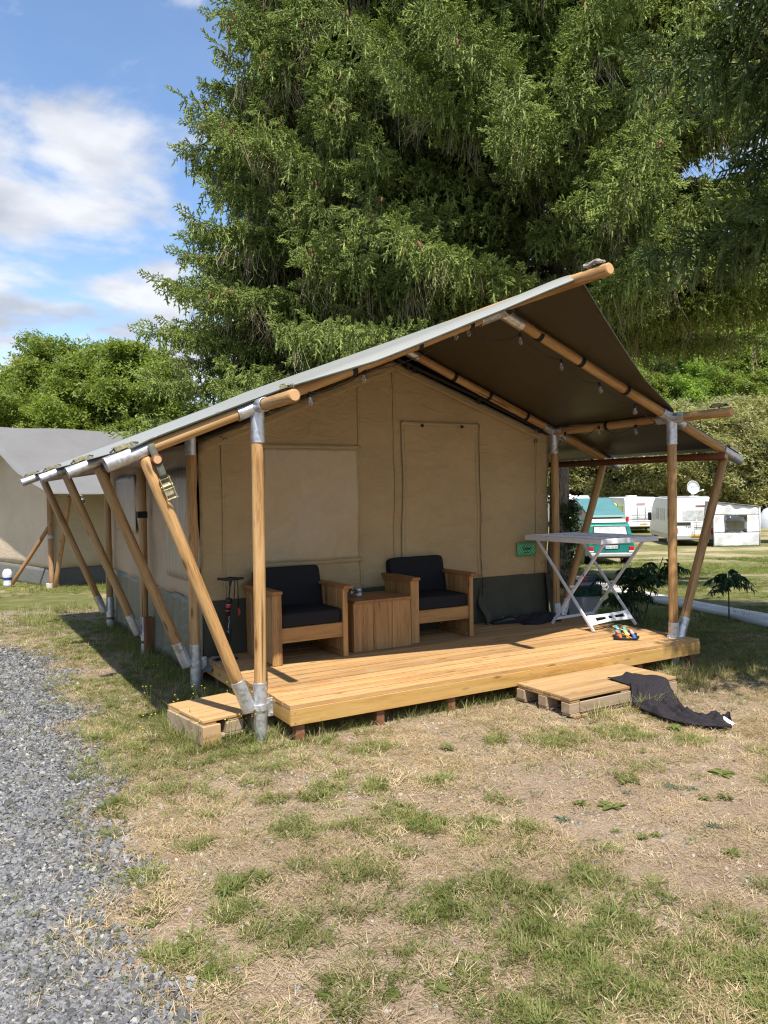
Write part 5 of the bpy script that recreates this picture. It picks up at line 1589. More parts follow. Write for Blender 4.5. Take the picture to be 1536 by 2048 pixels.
def awning():
    v = Veh('awning', 'white fabric awning with a clear window beside the motorhome', 'awning', 19.05, 42.0, rad(2))
    fold = lambda u, w: 0.05 * math.sin(u * 23 + w * 3) * (0.3 + 0.7 * abs(w - 0.5)) + 0.03 * math.sin(u * 9 - w * 11)
    w = 2.45
    top = lambda u: 2.42 - 0.32 * u
    # front wall as four pieces round the window opening
    wx0, wx1, wz0, wz1 = 0.24, 0.73, 0.74, 1.70
    def pc(u0, u1, f0, f1, nu=20, nv=14):
        def f(a, b):
            u = u0 + (u1 - u0) * a
            z = f0(u) + (f1(u) - f0(u)) * b
            return (-w / 2 + w * u, fold(u, z / 2.4), z)
        o = sheet('wall_panel', f, nu, nv, TENTW, v.T, 0.01)
        o.matrix_basis = v.M; return o
    z_ = lambda k: (lambda u: k)
    pc(0, 1, z_(0.02), z_(wz0), 40, 10); pc(0, 1, z_(wz1), top, 40, 8)
    pc(0, wx0, z_(wz0), z_(wz1), 10, 10); pc(wx1, 1, z_(wz0), z_(wz1), 12, 10)
    o = sheet('window', lambda a, b: (-w / 2 + w * (wx0 + (wx1 - wx0) * a), 0.01, wz0 + (wz1 - wz0) * b), 4, 4, GLASS, v.T, 0.006); o.matrix_basis = v.M
    def wallp(f, nu, nv, name, mat=TENTW):
        o = sheet(name, f, nu, nv, mat, v.T, 0.01); o.matrix_basis = v.M
    wallp(lambda a, b: (-w / 2 - 0.1 + (w + 0.2) * a, -0.1 + 3.4 * b, top(a) + 0.05), 6, 6, 'awning_roof')
    wallp(lambda a, b: (w / 2, 0.05 + 3.2 * a, 0.02 + (top(1) - 0.02) * b), 20, 8, 'side_wall')
    wallp(lambda a, b: (w / 2 - 1.5 * a, 3.2, 0.02 + 2.0 * b), 8, 8, 'back_wall')
    for x in (-w / 2, w / 2): v.tube('pole', [(x, -0.06, 0), (x, -0.06, top(0 if x < 0 else 1))], 0.025, WHITEV)
    v.box('chair_back', (-0.28, 1.2, 0.92), (0.62, 0.06, 0.66), GLASSD, 0.05)
awning()

def small_tents():
    v = Veh('parasol_tent', 'white domed shelter beside the awning', 'shelter', 23.4, 44.5, 0)
    m = MB().lathe([(1.9, 0.85), (1.85, 1.3), (1.5, 1.9), (0.8, 2.25), (0.02, 2.38)], 18)
    put('dome', m.mesh('dome', WHITEV, True), v.T, v.M)
    for k in range(5):
        a = 2 * math.pi * k / 5 + 0.4
        v.tube('leg', [(1.85 * math.cos(a), 1.85 * math.sin(a), 0.0), (1.88 * math.cos(a), 1.88 * math.sin(a), 0.95)], 0.04, GREYV)
    v = Veh('dome_tent', 'lime and white dome tent behind the teal camper van', 'tent', 17.7, 58.0, 0)
    put('flysheet', MB().lathe([(1.7, 0.0), (1.65, 0.7), (1.3, 1.5), (0.7, 1.95), (0.02, 2.1)], 16).mesh('flysheet', LIME, True), v.T, v.M)
    put('poles', MB().tube([(-1.66, -0.4, 0), (-1.3, -0.6, 1.3), (0, -0.75, 2.05), (1.3, -0.6, 1.3), (1.66, -0.4, 0)], 0.03, 6).mesh('tent_pole', WHITEV, True), v.T, v.M)
    v = Veh('family_tent', 'grey ridge of a large tent behind the lime tent', 'tent', 17.9, 61.0, 0)
    v.body('flysheet', [(0, 0), (0.9, 1.7), (2.0, 2.2), (3.1, 1.7), (4, 0)], lambda z: 2.0, GREYT, 0.1)
small_tents()

# ------------------------------------------------------------------ templates for foliage
def shoot(m, tips, a, d, L, r, needles, tipv):
    """one spruce shoot: thin twig core with a brush of needles"""
    d = Vector(d).normalized(); a = Vector(a)
    x = d.orthogonal().normalized(); y = d.cross(x)
    n0 = len(m.V)
    V = []
    for t, rr in ((0.0, 0.35), (0.3, 0.8), (0.72, 0.72)):
        for j in range(4):
            an = j * math.pi / 2 + t * 2
            V.append(a + d * L * t + (x * math.cos(an) + y * math.sin(an)) * r * rr * random.uniform(0.6, 1.1))
    V.append(a + d * L)
    m.add(V, [(k * 4 + j, k * 4 + (j + 1) % 4, k * 4 + 4 + (j + 1) % 4, k * 4 + 4 + j) for k in range(2) for j in range(4)] + [(8 + j, 8 + (j + 1) % 4, 12) for j in range(4)])
    for k in range(needles):
        t = (k + random.random()) / needles
        ang = k * 2.4 + random.random() * 0.6
        o = (x * math.cos(ang) + y * math.sin(ang))
        b = a + d * L * t * 0.97
        ln = r * (1.25 - 0.45 * t) * random.uniform(0.8, 1.2)
        e = b + o * ln * 0.85 + d * ln * 0.75
        s = d.cross(o) * r * 0.2
        m.add([b - s, b + s, e], [(0, 1, 2)])
    tips += [tipv * random.uniform(0.6, 1.0)] * (len(m.V) - n0)

def spruce_spray(seed, L=0.42, hang=False, needles=16, mat=None):
    random.seed(seed)
    m, tips = MB(), []
    bend = 0.12 if not hang else 0.03
    p = lambda t: Vector((0, bend * t * t * L, L * t))
    shoot(m, tips, p(0.0), (0, 0.05, 1), L * 0.55, 0.017, needles, 0.0)
    shoot(m, tips, p(0.5), (0, bend, 1), L * 0.5, 0.020, needles, 0.6)
    n = 9 if not hang else 6
    for k in range(n):
        t = 0.1 + 0.85 * k / n
        s = 1 if k % 2 else -1
        ln = (0.20 if not hang else 0.13) * (1.1 - 0.7 * t) * L / 0.42 * random.uniform(0.7, 1.2)
        d = (s * 0.85, random.uniform(-0.35, 0.35), 0.65)
        shoot(m, tips, p(t), d, ln, 0.019, int(needles * 0.8), 0.12 + 0.35 * random.random())
        if ln > 0.12:
            q = p(t) + Vector(d).normalized() * ln * 0.5
            for s2 in (-1, 1): shoot(m, tips, q, (s * 0.3 + 0.25 * s2, random.uniform(-0.3, 0.3) + 0.35 * s2, 0.8), ln * 0.5, 0.018, needles // 2, 0.8 * random.random())
    return tmpl('spruce_spray', m.V, m.F, mat or NEEDLE, attr=tips)
SPRAY = [spruce_spray(i) for i in range(5)]
SPRAYH = [spruce_spray(20 + i, 0.40, True) for i in range(4)]
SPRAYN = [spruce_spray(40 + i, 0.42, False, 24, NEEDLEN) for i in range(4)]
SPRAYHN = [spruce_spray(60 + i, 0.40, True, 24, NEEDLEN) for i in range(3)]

def dead_spray(seed):
    random.seed(seed); m = MB()
    for k in range(9):
        a = Vector((random.uniform(-.12, .12), random.uniform(-.12, .12), random.uniform(0, .2)))
        b = a + Vector((random.uniform(-.10, .10), random.uniform(-.10, .10), random.uniform(0.2, 0.42)))
        c = b + Vector((random.uniform(-.12, .12), random.uniform(-.12, .12), random.uniform(0.02, 0.2)))
        m.tube([a, b, c], [0.003, 0.0024, 0.001], 3, False)
    return tmpl('dead_twig', m.V, m.F, DEADTW)
DEAD = [dead_spray(i) for i in range(3)]

def leaf_cluster(seed, mat, n=14, size=0.055, spread=0.15, asp=1.7):
    random.seed(seed); m = MB()
    for k in range(n):
        c = Vector((random.gauss(0, 1), random.gauss(0, 1), random.gauss(0, 0.7))) * spread * 0.6
        nrm = Vector((random.gauss(0, 0.6), random.gauss(0, 0.6), 1)).normalized()
        x = nrm.orthogonal().normalized(); x.rotate(Matrix.Rotation(random.random() * 6.3, 3, nrm)); y = nrm.cross(x)
        s = size * random.uniform(0.7, 1.3)
        dr = nrm * -0.25 * s
        m.add([c - x * s * asp * 0.6, c + y * s * 0.55 + dr, c + x * s * asp * 0.6 + dr * 1.5, c - y * s * 0.55 + dr], [(0, 1, 2), (0, 2, 3)])
    return tmpl('leaf_cluster', m.V, m.F, mat)

def blade(m, a, d, L, w, bend, seg=3):
    d = Vector(d).normalized(); h = Vector((d.x, d.y, 0))
    h = h.normalized() if h.length > 1e-4 else Vector((1, 0, 0))
    sd = Vector((-h.y, h.x, 0))
    P = []
    for k in range(seg + 1):
        t = k / seg
        p = Vector(a) + d * L * t + h * bend * L * t * t - Vector((0, 0, bend * L * t * t * 0.6))
        ww = w * (1 - t) ** 0.7
        P.append((p, ww))
    V = []
    for p, ww in P[:-1]: V += [p - sd * ww, p + sd * ww]
    V.append(P[-1][0])
    F = [(2 * k, 2 * k + 1, 2 * k + 3, 2 * k + 2) for k in range(seg - 1)] + [(2 * seg - 2, 2 * seg - 1, 2 * seg)]
    m.add(V, F)

def tuft(seed, mat, n, h, spread, lean, w=0.0022, name='grass_tuft', bend=0.5):
    random.seed(seed); m = MB()
    for k in range(n):
        a = random.random() * 6.283; r = spread * random.random() ** 0.6
        b = Vector((r * math.cos(a), r * math.sin(a), 0))
        a2 = a + random.gauss(0, 0.8)
        l = lean * random.uniform(0.3, 1.3)
        blade(m, b, (math.cos(a2) * l, math.sin(a2) * l, 1), h * random.uniform(0.45, 1.15), w * random.uniform(0.7, 1.3), bend * random.uniform(0.3, 1.5))
    return tmpl(name, m.V, m.F, mat)
TUFT_G = [tuft(i, GRASSG, 30, 0.062, 0.05, 0.7) for i in range(4)]
TUFT_S = [tuft(10 + i, GRASSG, 20, 0.032, 0.055, 1.2, 0.0022) for i in range(3)]
TUFT_D = [tuft(20 + i, GRASSD, 22, 0.045, 0.07, 1.9, 0.0016, 'dry_tuft', 0.7) for i in range(4)]
LITTER = [tuft(26 + i, GRASSD, 16, 0.06, 0.09, 7.0, 0.0014, 'straw_litter', 0.25) for i in range(4)]
TUFT_L = [tuft(30 + i, GRASSG, 16, 0.17, 0.05, 0.35, 0.0022, 'long_tuft') for i in range(3)] + [tuft(34, GRASSD, 10, 0.20, 0.05, 0.35, 0.0014, 'long_dry')]

def clover(seed):
    random.seed(seed); m = MB()
    for k in range(9):
        a = random.random() * 6.283; r = 0.07 * math.sqrt(random.random()); h = random.uniform(0.008, 0.03)
        c = Vector((r * math.cos(a), r * math.sin(a), h))
        for q in range(3):
            b = a + q * 2.094; s = random.uniform(0.009, 0.014)
            o = Vector((math.cos(b), math.sin(b), random.uniform(-0.1, 0.25))); sd = Vector((-o.y, o.x, 0))
            m.add([c, c + o * s * 0.7 + sd * s * 0.6, c + o * s * 1.4, c + o * s * 0.7 - sd * s * 0.6], [(0, 1, 2), (0, 2, 3)])
    return tmpl('clover', m.V, m.F, WEED)
CLOVER = [clover(i) for i in range(3)]

def stone(seed, mat, flat=0.5, name='stone'):
    random.seed(seed)
    bm = bmesh.new(); bmesh.ops.create_icosphere(bm, subdivisions=1, radius=1.0)
    sx, sy = random.uniform(0.75, 1.15), random.uniform(0.55, 0.9)
    for v in bm.verts:
        v.co = Vector((v.co.x * sx, v.co.y * sy, v.co.z * flat)) * random.uniform(0.72, 1.12)
    if flat < 0.6:
        pl = Vector((random.uniform(-.2, .2), random.uniform(-.2, .2), 1)).normalized()
        for v in bm.verts:
            d = v.co.dot(pl)
            if d > flat * 0.55: v.co -= pl * (d - flat * 0.55)
    me = bpy.data.meshes.new(name); bm.to_mesh(me); bm.free(); me.materials.append(mat)
    return bpy.data.objects.new(name, me)
SLATES = [stone(i, SLATE, random.Random(i).uniform(0.28, 0.5), 'slate_chip') for i in range(6)]
PEBBLES = [stone(30 + i, PEBBLE, 0.55, 'pebble') for i in range(4)]

# ------------------------------------------------------------------ spruces
CONE_ME = MB().lathe([(0.002, 0), (0.012, -0.006), (0.017, -0.03), (0.018, -0.055), (0.015, -0.085), (0.009, -0.11), (0.001, -0.12)], 9).mesh('cone', CONE_M, True)
def spruce(label, x, y, Ht, R0, z0, seed, near=False, dens=1.0, cones=0, dead=0, group='spruces behind the tent', top=None, trunk_r=0.24, droop=0.28, ex=0.8, lv=(0.72, 1.12), st_z=0.36):
    rg = np.random.default_rng(seed); random.seed(seed)
    zg = tz(x, y)
    T = thing('spruce_tree', label, 'tree', (x, y, zg), group)
    zt = np.linspace(0, Ht, 16)
    pts = [(x + 0.05 * math.sin(z * 0.7), y + 0.05 * math.cos(z * 0.5), zg + z - 0.1) for z in zt]
    m = MB().tube([Vector(p) - Vector((x, y, zg)) for p in pts], [trunk_r * (1 - 0.93 * (z / Ht)) * (1.35 if z < 0.5 else 1) for z in zt], 14)
    m.build('trunk', BARK, T, Matrix.Translation((x, y, zg)), smooth=True)
    B = MB()
    P, Dv, S = [], [], []; PH, DH, SH = [], [], []; PD, DD, SD = [], [], []
    tips = []
    z = z0
    while z < Ht * 0.985:
        f = (z - z0) / (Ht - z0)
        nb = int(rg.integers(5, 8))
        a0 = rg.random() * 6.283
        for k in range(nb):
            az = a0 + 6.283 * k / nb + rg.normal(0, 0.2)
            L = R0 * max(0.06, (1 - f)) ** ex * rg.uniform(*lv)
            out = np.array([math.cos(az), math.sin(az), 0.0]); sd = np.array([-out[1], out[0], 0.0])
            dr = -droop * (1 - 1.7 * f) + rg.normal(0, 0.06)
            up = 0.16 + rg.normal(0, 0.04)
            zz = z + rg.uniform(-0.2, 0.2)
            base = np.array([x, y, zg + zz])
            def bp(t): return base + out * L * t + np.array([0, 0, L * (dr * t + up * t * t)]) + sd * L * 0.06 * math.sin(t * 3 + k)
            B.tube([Vector(bp(t)) for t in (0, 0.25, 0.5, 0.75, 1.0)], [0.035 * (L / 4) + 0.008, 0.026 * L / 4 + 0.006, 0.018 * L / 4 + 0.005, 0.009, 0.004], 5, False)
            tips.append(bp(0.93))
            st = 0.15 / dens
            t = max(0.22, 0.5 / max(L, 0.6)) if L > 1 else 0.1
            while t < 1.0:
                for s in (-1, 1):
                    l2 = (0.20 + 0.62 * math.sin(math.pi * min(1, 0.25 + t * 0.8)) ** 1.2) * min(1, L / 2.2) * rg.uniform(0.6, 1.2)
                    d2 = out * 0.62 + sd * s * 0.78 + np.array([0, 0, -0.10 + rg.normal(0, 0.12)])
                    d2 /= np.linalg.norm(d2)
                    q = 0.06
                    while q < l2 + 0.05:
                        p = bp(t) + d2 * q + np.array([0, 0, -0.12 * q * q])
                        dd = d2 + rg.normal(0, 0.22, 3) + np.array([0, 0, -0.05])
                        P.append(p); Dv.append(dd); S.append(rg.uniform(0.7, 1.15) * (0.75 if l2 < 0.3 else 1))
                        if rg.random() < 0.85:
                            PH.append(p + rg.normal(0, 0.03, 3)); DH.append(np.array([rg.normal(0, 0.2), rg.normal(0, 0.2), -1.0]) + out * 0.12); SH.append(rg.uniform(0.7, 1.5))
                        q += 0.20 / dens
                t += st / L
            P.append(bp(1.0)); Dv.append(out + np.array([0, 0, 0.25])); S.append(1.1)
            if dead and f < 0.75:
                for _ in range(dead):
                    t = rg.uniform(0.25, 0.85)
                    PD.append(bp(t) + rg.normal(0, 0.15, 3) - np.array([0, 0, 0.2])); DD.append(np.array([rg.normal(0, 0.25), rg.normal(0, 0.25), -1])); SD.append(rg.uniform(0.9, 1.8))
        z += st_z + 0.12 * f
    B.build('branches', BARK, T)
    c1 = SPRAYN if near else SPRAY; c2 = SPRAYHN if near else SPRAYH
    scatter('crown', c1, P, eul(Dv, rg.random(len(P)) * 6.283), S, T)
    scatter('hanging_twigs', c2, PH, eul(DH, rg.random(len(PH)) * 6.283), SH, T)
    if PD: scatter('dead_twigs', DEAD, PD, eul(DD, rg.random(len(PD)) * 6.283), SD, T)
    # cones hang near the branch ends on the side we look at
    if cones:
        cand = [p for p in tips if (Vector((p[0], p[1])) - Vector((x, y))).dot(Vector((CAM.x - x, CAM.y - y))) > -3 and 6 < p[2] - zg < 15]
        random.shuffle(cand)
        k = 0
        for p in cand:
            for _ in range(random.randint(1, 3)):
                if k >= cones: break
                q = Vector(p) + Vector((random.gauss(0, 0.16), random.gauss(0, 0.16), random.uniform(-0.12, 0.04)))
                s = random.uniform(1.0, 1.5)
                put('cone', CONE_ME, T, Matrix.Translation(q) @ Euler((random.gauss(0, .2), random.gauss(0, .2), 0)).to_matrix().to_4x4() @ Matrix.Scale(s, 4)); k += 1
    print(label, len(P), len(PH), len(PD))
    return T
ax_, ay_ = cw(-0.7, 19.5)
spruce('tall spruce with brown cones and drooping sunlit boughs behind the tent', ax_, ay_, 20.5, 5.5, 3.4, 3, cones=150, dead=9, ex=0.62, lv=(0.84, 1.06), st_z=0.30)
bx_, by_ = cw(4.05, 18.0)
spruce('spruce whose grey trunk rises beside the tent, behind the waste bin', bx_, by_, 21.0, 6.7, 6.3, 5, cones=110, dead=4, trunk_r=0.25, ex=0.45, droop=0.22)
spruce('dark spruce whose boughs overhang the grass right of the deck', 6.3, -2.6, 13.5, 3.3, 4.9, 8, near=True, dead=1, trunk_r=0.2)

# ------------------------------------------------------------------ broadleaf trees
def broadleaf(name, label, x, y, Ht, rx, rz, seed, temps, n, clumps=46, group=None, trunks=1, base=0.18, sc=1.0, cl_r=0.2, trunk_r=0.16, shape=1.0):
    rg = np.random.default_rng(seed); random.seed(seed)
    zg = tz(x, y)
    T = thing(name, label, 'tree', (x, y, zg), group)
    cz = Ht - rz
    C = []
    while len(C) < clumps:
        d = rg.normal(0, 1, 3); d /= np.linalg.norm(d)
        r = rg.uniform(0.3, 1.2) ** 0.5
        c = np.array([d[0] * rx * r, d[1] * rx * r, cz + d[2] * rz * r])
        if c[2] < Ht * base: continue
        C.append(c)
    tb = MB()
    for k in range(trunks):
        ox, oy = (0, 0) if trunks == 1 else (rg.uniform(-0.5, 0.5) * rx, rg.uniform(-0.3, 0.3) * rx)
        tb.tube([(ox, oy, -0.2), (ox * 0.95 + 0.1, oy, Ht * 0.25), (ox * 0.7, oy * 0.7 + 0.15, Ht * 0.55), (ox * 0.4, oy * 0.4, Ht * 0.85)], [trunk_r * 1.2, trunk_r, trunk_r * 0.6, trunk_r * 0.15], 10)
    tb.build('trunk', BARK2, T, Matrix.Translation((x, y, zg)), smooth=True)
    lb = MB()
    for c in C:
        h = min(c[2] * 0.75, Ht * 0.7)
        a = Vector((0.05, 0.05, h * rg.uniform(0.55, 0.95)))
        lb.tube([a, a.lerp(Vector(c), 0.5) + Vector((0, 0, 0.15)), Vector(c)], [0.035, 0.022, 0.008], 5, False)
    lb.build('limbs', BARK2, T, Matrix.Translation((x, y, zg)))
    per = n // clumps
    P = []
    for c in C:
        s = cl_r * rx * rg.uniform(0.6, 1.9)
        q = rg.normal(0, 1, (per, 3)); q /= np.linalg.norm(q, axis=1, keepdims=True)
        q *= (rg.random((per, 1)) ** 0.45) * s * np.array([1.25, 1.25, 0.8])
        P.append(c + q)
    ex_ = int(n * 0.14)
    q = rg.normal(0, 1, (ex_, 3)); q /= np.linalg.norm(q, axis=1, keepdims=True)
    P.append(np.array([0, 0, cz]) + q * (rg.random((ex_, 1)) ** 0.3) * np.array([rx, rx, rz]) * 1.08)
    P = np.concatenate(P)
    P = P[P[:, 2] > 0.25]
    E_ = eul(rg.normal(0, 0.5, (len(P), 3)) + np.array([0, 0, 1]), rg.random(len(P)) * 6.283)
    scatter('crown', temps, P, E_, rg.uniform(0.7, 1.3, len(P)) * sc, T, Matrix.Translation((x, y, zg)))
    return T
LC_A = [leaf_cluster(i, ALDER) for i in range(4)]
LC_W = [leaf_cluster(10 + i, WILLOW, 18, 0.05, 0.22, 2.6) for i in range(4)]
LC_H = [leaf_cluster(20 + i, HILLL) for i in range(4)]
HILLD = leafm('dark_hill_leaves', (0.10, 0.16, 0.04), (0.15, 0.23, 0.055), (0.21, 0.29, 0.08), 0.45)  # deeper green for some trees, so the wood varies in tone
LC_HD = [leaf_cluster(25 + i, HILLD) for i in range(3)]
LC_D = [leaf_cluster(30 + i, DARKL) for i in range(3)]
def bl(lat, dep, *a, **k):
    label, Ht = a[0], a[1]
    x, y = cw(lat, dep)
    return broadleaf(k.pop('name', 'broadleaf_tree'), label, x, y, *a[1:], **k)
# alders behind the far tent
bl(-13.2, 33, 'round green tree behind the far tent, its crown the tallest there', 8.7, 3.3, 3.8, 11, LC_A, 11000, 130, cl_r=0.12, group='green trees behind the far tent', sc=1.05)
bl(-10.4, 31, 'broad green tree between the far tent roof and the big spruce', 8.1, 3.3, 3.5, 12, LC_A, 11000, 130, cl_r=0.12, group='green trees behind the far tent', sc=1.05)
bl(-16.6, 34, 'lower green tree at the outer end of the far tent ridge', 6.6, 2.8, 3.0, 13, LC_A, 9000, 130, cl_r=0.12, group='green trees behind the far tent', sc=1.05)
bl(-7.6, 33, 'low leafy tree half hidden by the drooping spruce boughs', 6.2, 2.9, 2.9, 14, LC_A, 9000, 130, cl_r=0.12, group='green trees behind the far tent', sc=1.05)
bl(-20.5, 48, 'grey green tree standing farther back beyond the far tent', 10.2, 4.0, 4.6, 15, LC_W, 3500, group='green trees behind the far tent', sc=2.0)
bl(-4.0, 36, 'leafy bush tree behind the tent under the spruce', 6.0, 3.2, 2.8, 16, LC_A, 3500, group='green trees behind the far tent', sc=1.6)
bl(0.8, 40, 'leafy tree glimpsed through the lower spruce boughs', 7.5, 3.6, 3.5, 17, LC_D, 3500, sc=1.8)
# willow row behind the caravans
for i, (la, de, h, r) in enumerate(((23.2, 68, 9.2, 4.6), (28.6, 67, 9.8, 4.8), (33.6, 68, 9.4, 4.6), (15.6, 72, 8.6, 4.2))):
    bl(la, de, ['pale olive willow behind the motorhome dish', 'pale olive willow with a dark trunk behind the awning', 'pale olive willow behind the white domed shelter', 'pale olive tree behind the half hidden caravan'][i], h, r, h * 0.45, 30 + i, LC_W, 6500, group='olive willows behind the caravans', trunks=2, base=0.16, sc=1.9, clumps=60, trunk_r=0.3, name='willow_tree')
for i, (la, de, h, r) in enumerate(((19.6, 73, 7.2, 3.6), (22.4, 74, 7.6, 3.6), (12.0, 76, 8.0, 4.2))):
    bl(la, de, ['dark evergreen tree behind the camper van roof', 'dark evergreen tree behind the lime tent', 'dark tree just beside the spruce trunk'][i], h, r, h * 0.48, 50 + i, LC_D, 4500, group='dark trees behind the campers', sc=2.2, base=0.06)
# wooded slope
def hill_wood():
    base = None
    k = 0
    for row, dep in enumerate((82, 92, 104, 118, 134)):
        for j in range(8):
            lat = dep * (0.24 + 0.058 * j) + (row % 2) * 2.5 + random.uniform(-1.2, 1.2)
            x, y = cw(lat, dep + random.uniform(-3, 3))
            if base is None or k < 6:
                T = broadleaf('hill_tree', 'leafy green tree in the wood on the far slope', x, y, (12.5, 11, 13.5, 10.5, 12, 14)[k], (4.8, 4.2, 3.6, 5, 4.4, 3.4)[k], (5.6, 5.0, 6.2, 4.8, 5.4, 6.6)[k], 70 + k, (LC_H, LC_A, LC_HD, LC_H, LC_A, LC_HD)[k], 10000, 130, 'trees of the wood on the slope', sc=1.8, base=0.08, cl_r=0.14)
                base = base or []
                base.append(T)
            else:
                src = base[random.randrange(len(base))]
                T = copy_tree(src)
                T.location = (x, y, tz(x, y)); T.rotation_euler = (0, 0, random.random() * 6.28)
                s = random.uniform(0.75, 1.3); T.scale = (s, s, s)
            k += 1
hill_wood()
def far_left():
    src = None
    for j in range(6):
        lat, dep = -70 + j * 8 + random.uniform(-1, 1), 118 + (j % 2) * 8
        x, y = cw(lat, dep)
        if src is None:
            src = broadleaf('far_tree', 'bluish green tree on the distant rise at the far left', x, y, 12, 5, 5.5, 95, LC_D, 2600, 46, 'trees on the distant rise', sc=3.0, base=0.08)
        else:
            T = copy_tree(src); T.location = (x, y, tz(x, y)); T.rotation_euler = (0, 0, random.random() * 6.28)
far_left()

# ------------------------------------------------------------------ young sumac-like plants by the deck
def sapling(label, x, y, stems, seed):
    random.seed(seed)
    zg = tz(x, y)
    T = thing('sapling', label, 'sapling', (x, y, zg), 'saplings by the pale path')
    for (dx, dy, h, nfr) in stems:
        top = Vector((x + dx, y + dy, zg + h))
        b = Vector((x, y, zg - 0.02))
        st = MB().tube([b, b.lerp(top, 0.5) + Vector((dx * -0.1, 0, 0.02)), top], [0.012, 0.009, 0.006], 7).build('stem', BARK2, T, smooth=True)
        for k in range(nfr):
            a = k * 2.399 + random.random() * 0.9
            L = random.uniform(0.16, 0.40)
            m = MB()
            up = random.uniform(0.1, 1.3)
            at_ = b.lerp(top, random.uniform(0.62, 1.0))
            tw = random.uniform(-0.5, 0.5)
            pr = lambda t: at_ + Vector((math.cos(a + tw * t) * L * t, math.sin(a + tw * t) * L * t, L * (up * t - (up * 0.8 + 0.25) * t * t)))
            m.tube([pr(t) for t in (0, 0.33, 0.66, 1)], [0.004, 0.003, 0.0025, 0.001], 4, False)
            for q in range(9):
                t = 0.2 + 0.8 * q / 8
                for s in (-1, 1):
                    c = pr(t); d = Vector((math.cos(a) * 0.6 - s * math.sin(a) * 0.75, math.sin(a) * 0.6 + s * math.cos(a) * 0.75, random.uniform(-1.0, -0.1))).normalized()
                    l = 0.125 * math.sin(math.pi * (0.2 + 0.6 * t)) * random.uniform(0.6, 1.2)
                    w = d.cross(Vector((random.uniform(-.4, .4), 0, 1))).normalized() * l * 0.17
                    dn = Vector((0, 0, -0.35 * l))
                    m.add([c, c + d * l * 0.45 + w, c + d * l + dn, c + d * l * 0.45 - w], [(0, 1, 2), (0, 2, 3)])
            m.build('frond', SHRUBL, T)
sapling('dark two-stemmed sapling with feathery leaves right beside the deck corner', 6.05, 1.80, [(0.05, 0.25, 0.80, 14), (0.28, -0.12, 0.92, 16), (-0.18, 0.3, 0.62, 11)], 1)
sapling('single dark sapling with drooping leaves standing alone near the pale path', 7.25, 1.36, [(0.02, 0.02, 0.70, 16)], 2)
sapling('low dark leafy shrub between the bin and the pale path', 6.45, 2.55, [(0.0, 0.0, 0.32, 9), (0.15, -0.15, 0.4, 8)], 3)
x_, y_ = 7.0, 4.2
def stone_post():
    x, y = 7.35, 4.05
    z = tz(x, y)
    T = thing('kerb_stone', 'short grey stone block standing at the edge of the pale path', 'stone', (x, y, z))
    MB().box((0, 0, 0.17), (0.24, 0.2, 0.40)).build('block', STONEG, T, Matrix.Translation((x, y, z)), bevel=0.03, seg=2)
stone_post()
# ivy-like growth on the spruce trunk
def ivy():
    rg = np.random.default_rng(4)
    x, y = bx_, by_
    z = tz(x, y)
    n = 110
    a = rg.normal(-1.0, 0.7, n); h = rg.random(n) ** 0.7 * 1.9 + 0.1
    P = np.stack([x + 0.30 * np.cos(a) + rg.normal(0, 0.05, n), y + 0.30 * np.sin(a) + rg.normal(0, 0.05, n), z + h], 1)
    o = scatter('undergrowth', LC_D, P, eul(rg.normal(0, 1, (n, 3)), rg.random(n) * 6.28), rg.uniform(0.5, 0.9, n))
    tag(o, 'dark ivy growing on the spruce trunk by the bin', 'ivy', None, 'stuff')
ivy()

# ------------------------------------------------------------------ grass, stones, weeds
def unproj(u, v):
    r3, u3, f3 = r_, u_, f_
    d = f3 + r3 * ((u - 768) / FPX) + u3 * ((1024 - v) / FPX)
    t = -CAM.z / d.z
    p = CAM + d * t
    return p.x, p.y, t
# where the greener patches of the turf grow (measured on the ground, metres)
_patch = [(290,1755,45),(450,1775,40),(230,1615,26),(325,1585,24),(380,1695,28),(215,1670,24),(420,1630,20),(375,1910,60),(550,1875,62),(430,1940,50),(465,1830,40),(600,1660,48),(725,1740,62),(670,1965,28),(695,2020,34),(200,1915,30),(295,1820,26),(600,1735,40),(505,1760,30),
 (1063,1665,34),(943,1645,38),(813,1705,30),(1048,1700,26),(1208,1705,26),(1000,1780,60),(1090,1800,66),(1180,1760,50),(1290,1790,56),(1240,1860,80),(1130,1900,88),(1040,1900,60),(1200,1950,120),(1380,1930,110),(1480,1850,60),(1510,1960,90),(870,1830,55),(890,1780,40),(960,1950,60),(1080,2020,60),(1350,2020,90),(1500,2030,80),(860,1650,44),(790,1620,30),(740,1570,30),(1530,1770,40),(640,1590,40),(540,1600,30),(700,1650,30),(880,1560,30),(1000,1600,24),(1120,1480,60),(1250,1470,50),(1380,1480,40),(1000,1480,30),(750,1500,30),(640,1480,24),(170,1750,20),(130,1840,16),(60,1700,10),(200,1480,30),(160,1560,22)]
PATCH = []
for (u, v, r) in _patch:
    x, y, t = unproj(u, v)
    PATCH.append((x, y, r * t / FPX * 1.15))
BARE = []
for (u, v, r) in [(1330,1680,190),(1420,1760,150),(1100,1580,120),(1250,1620,130),(1300,1740,110),(1180,1660,80),(1480,1620,90),(640,1920,45),(800,1800,50),(690,1895,40),(820,2030,90),(1440,1540,90)]:
    x, y, t = unproj(u, v); BARE.append((x, y, r * t / FPX))

def blobs(x, y, L):
    m = np.zeros_like(x)
    for (a, b, r) in L:
        m = np.maximum(m, np.exp(-(((x - a) ** 2 + (y - b) ** 2) / (r * r)) * 1.1))
    return m

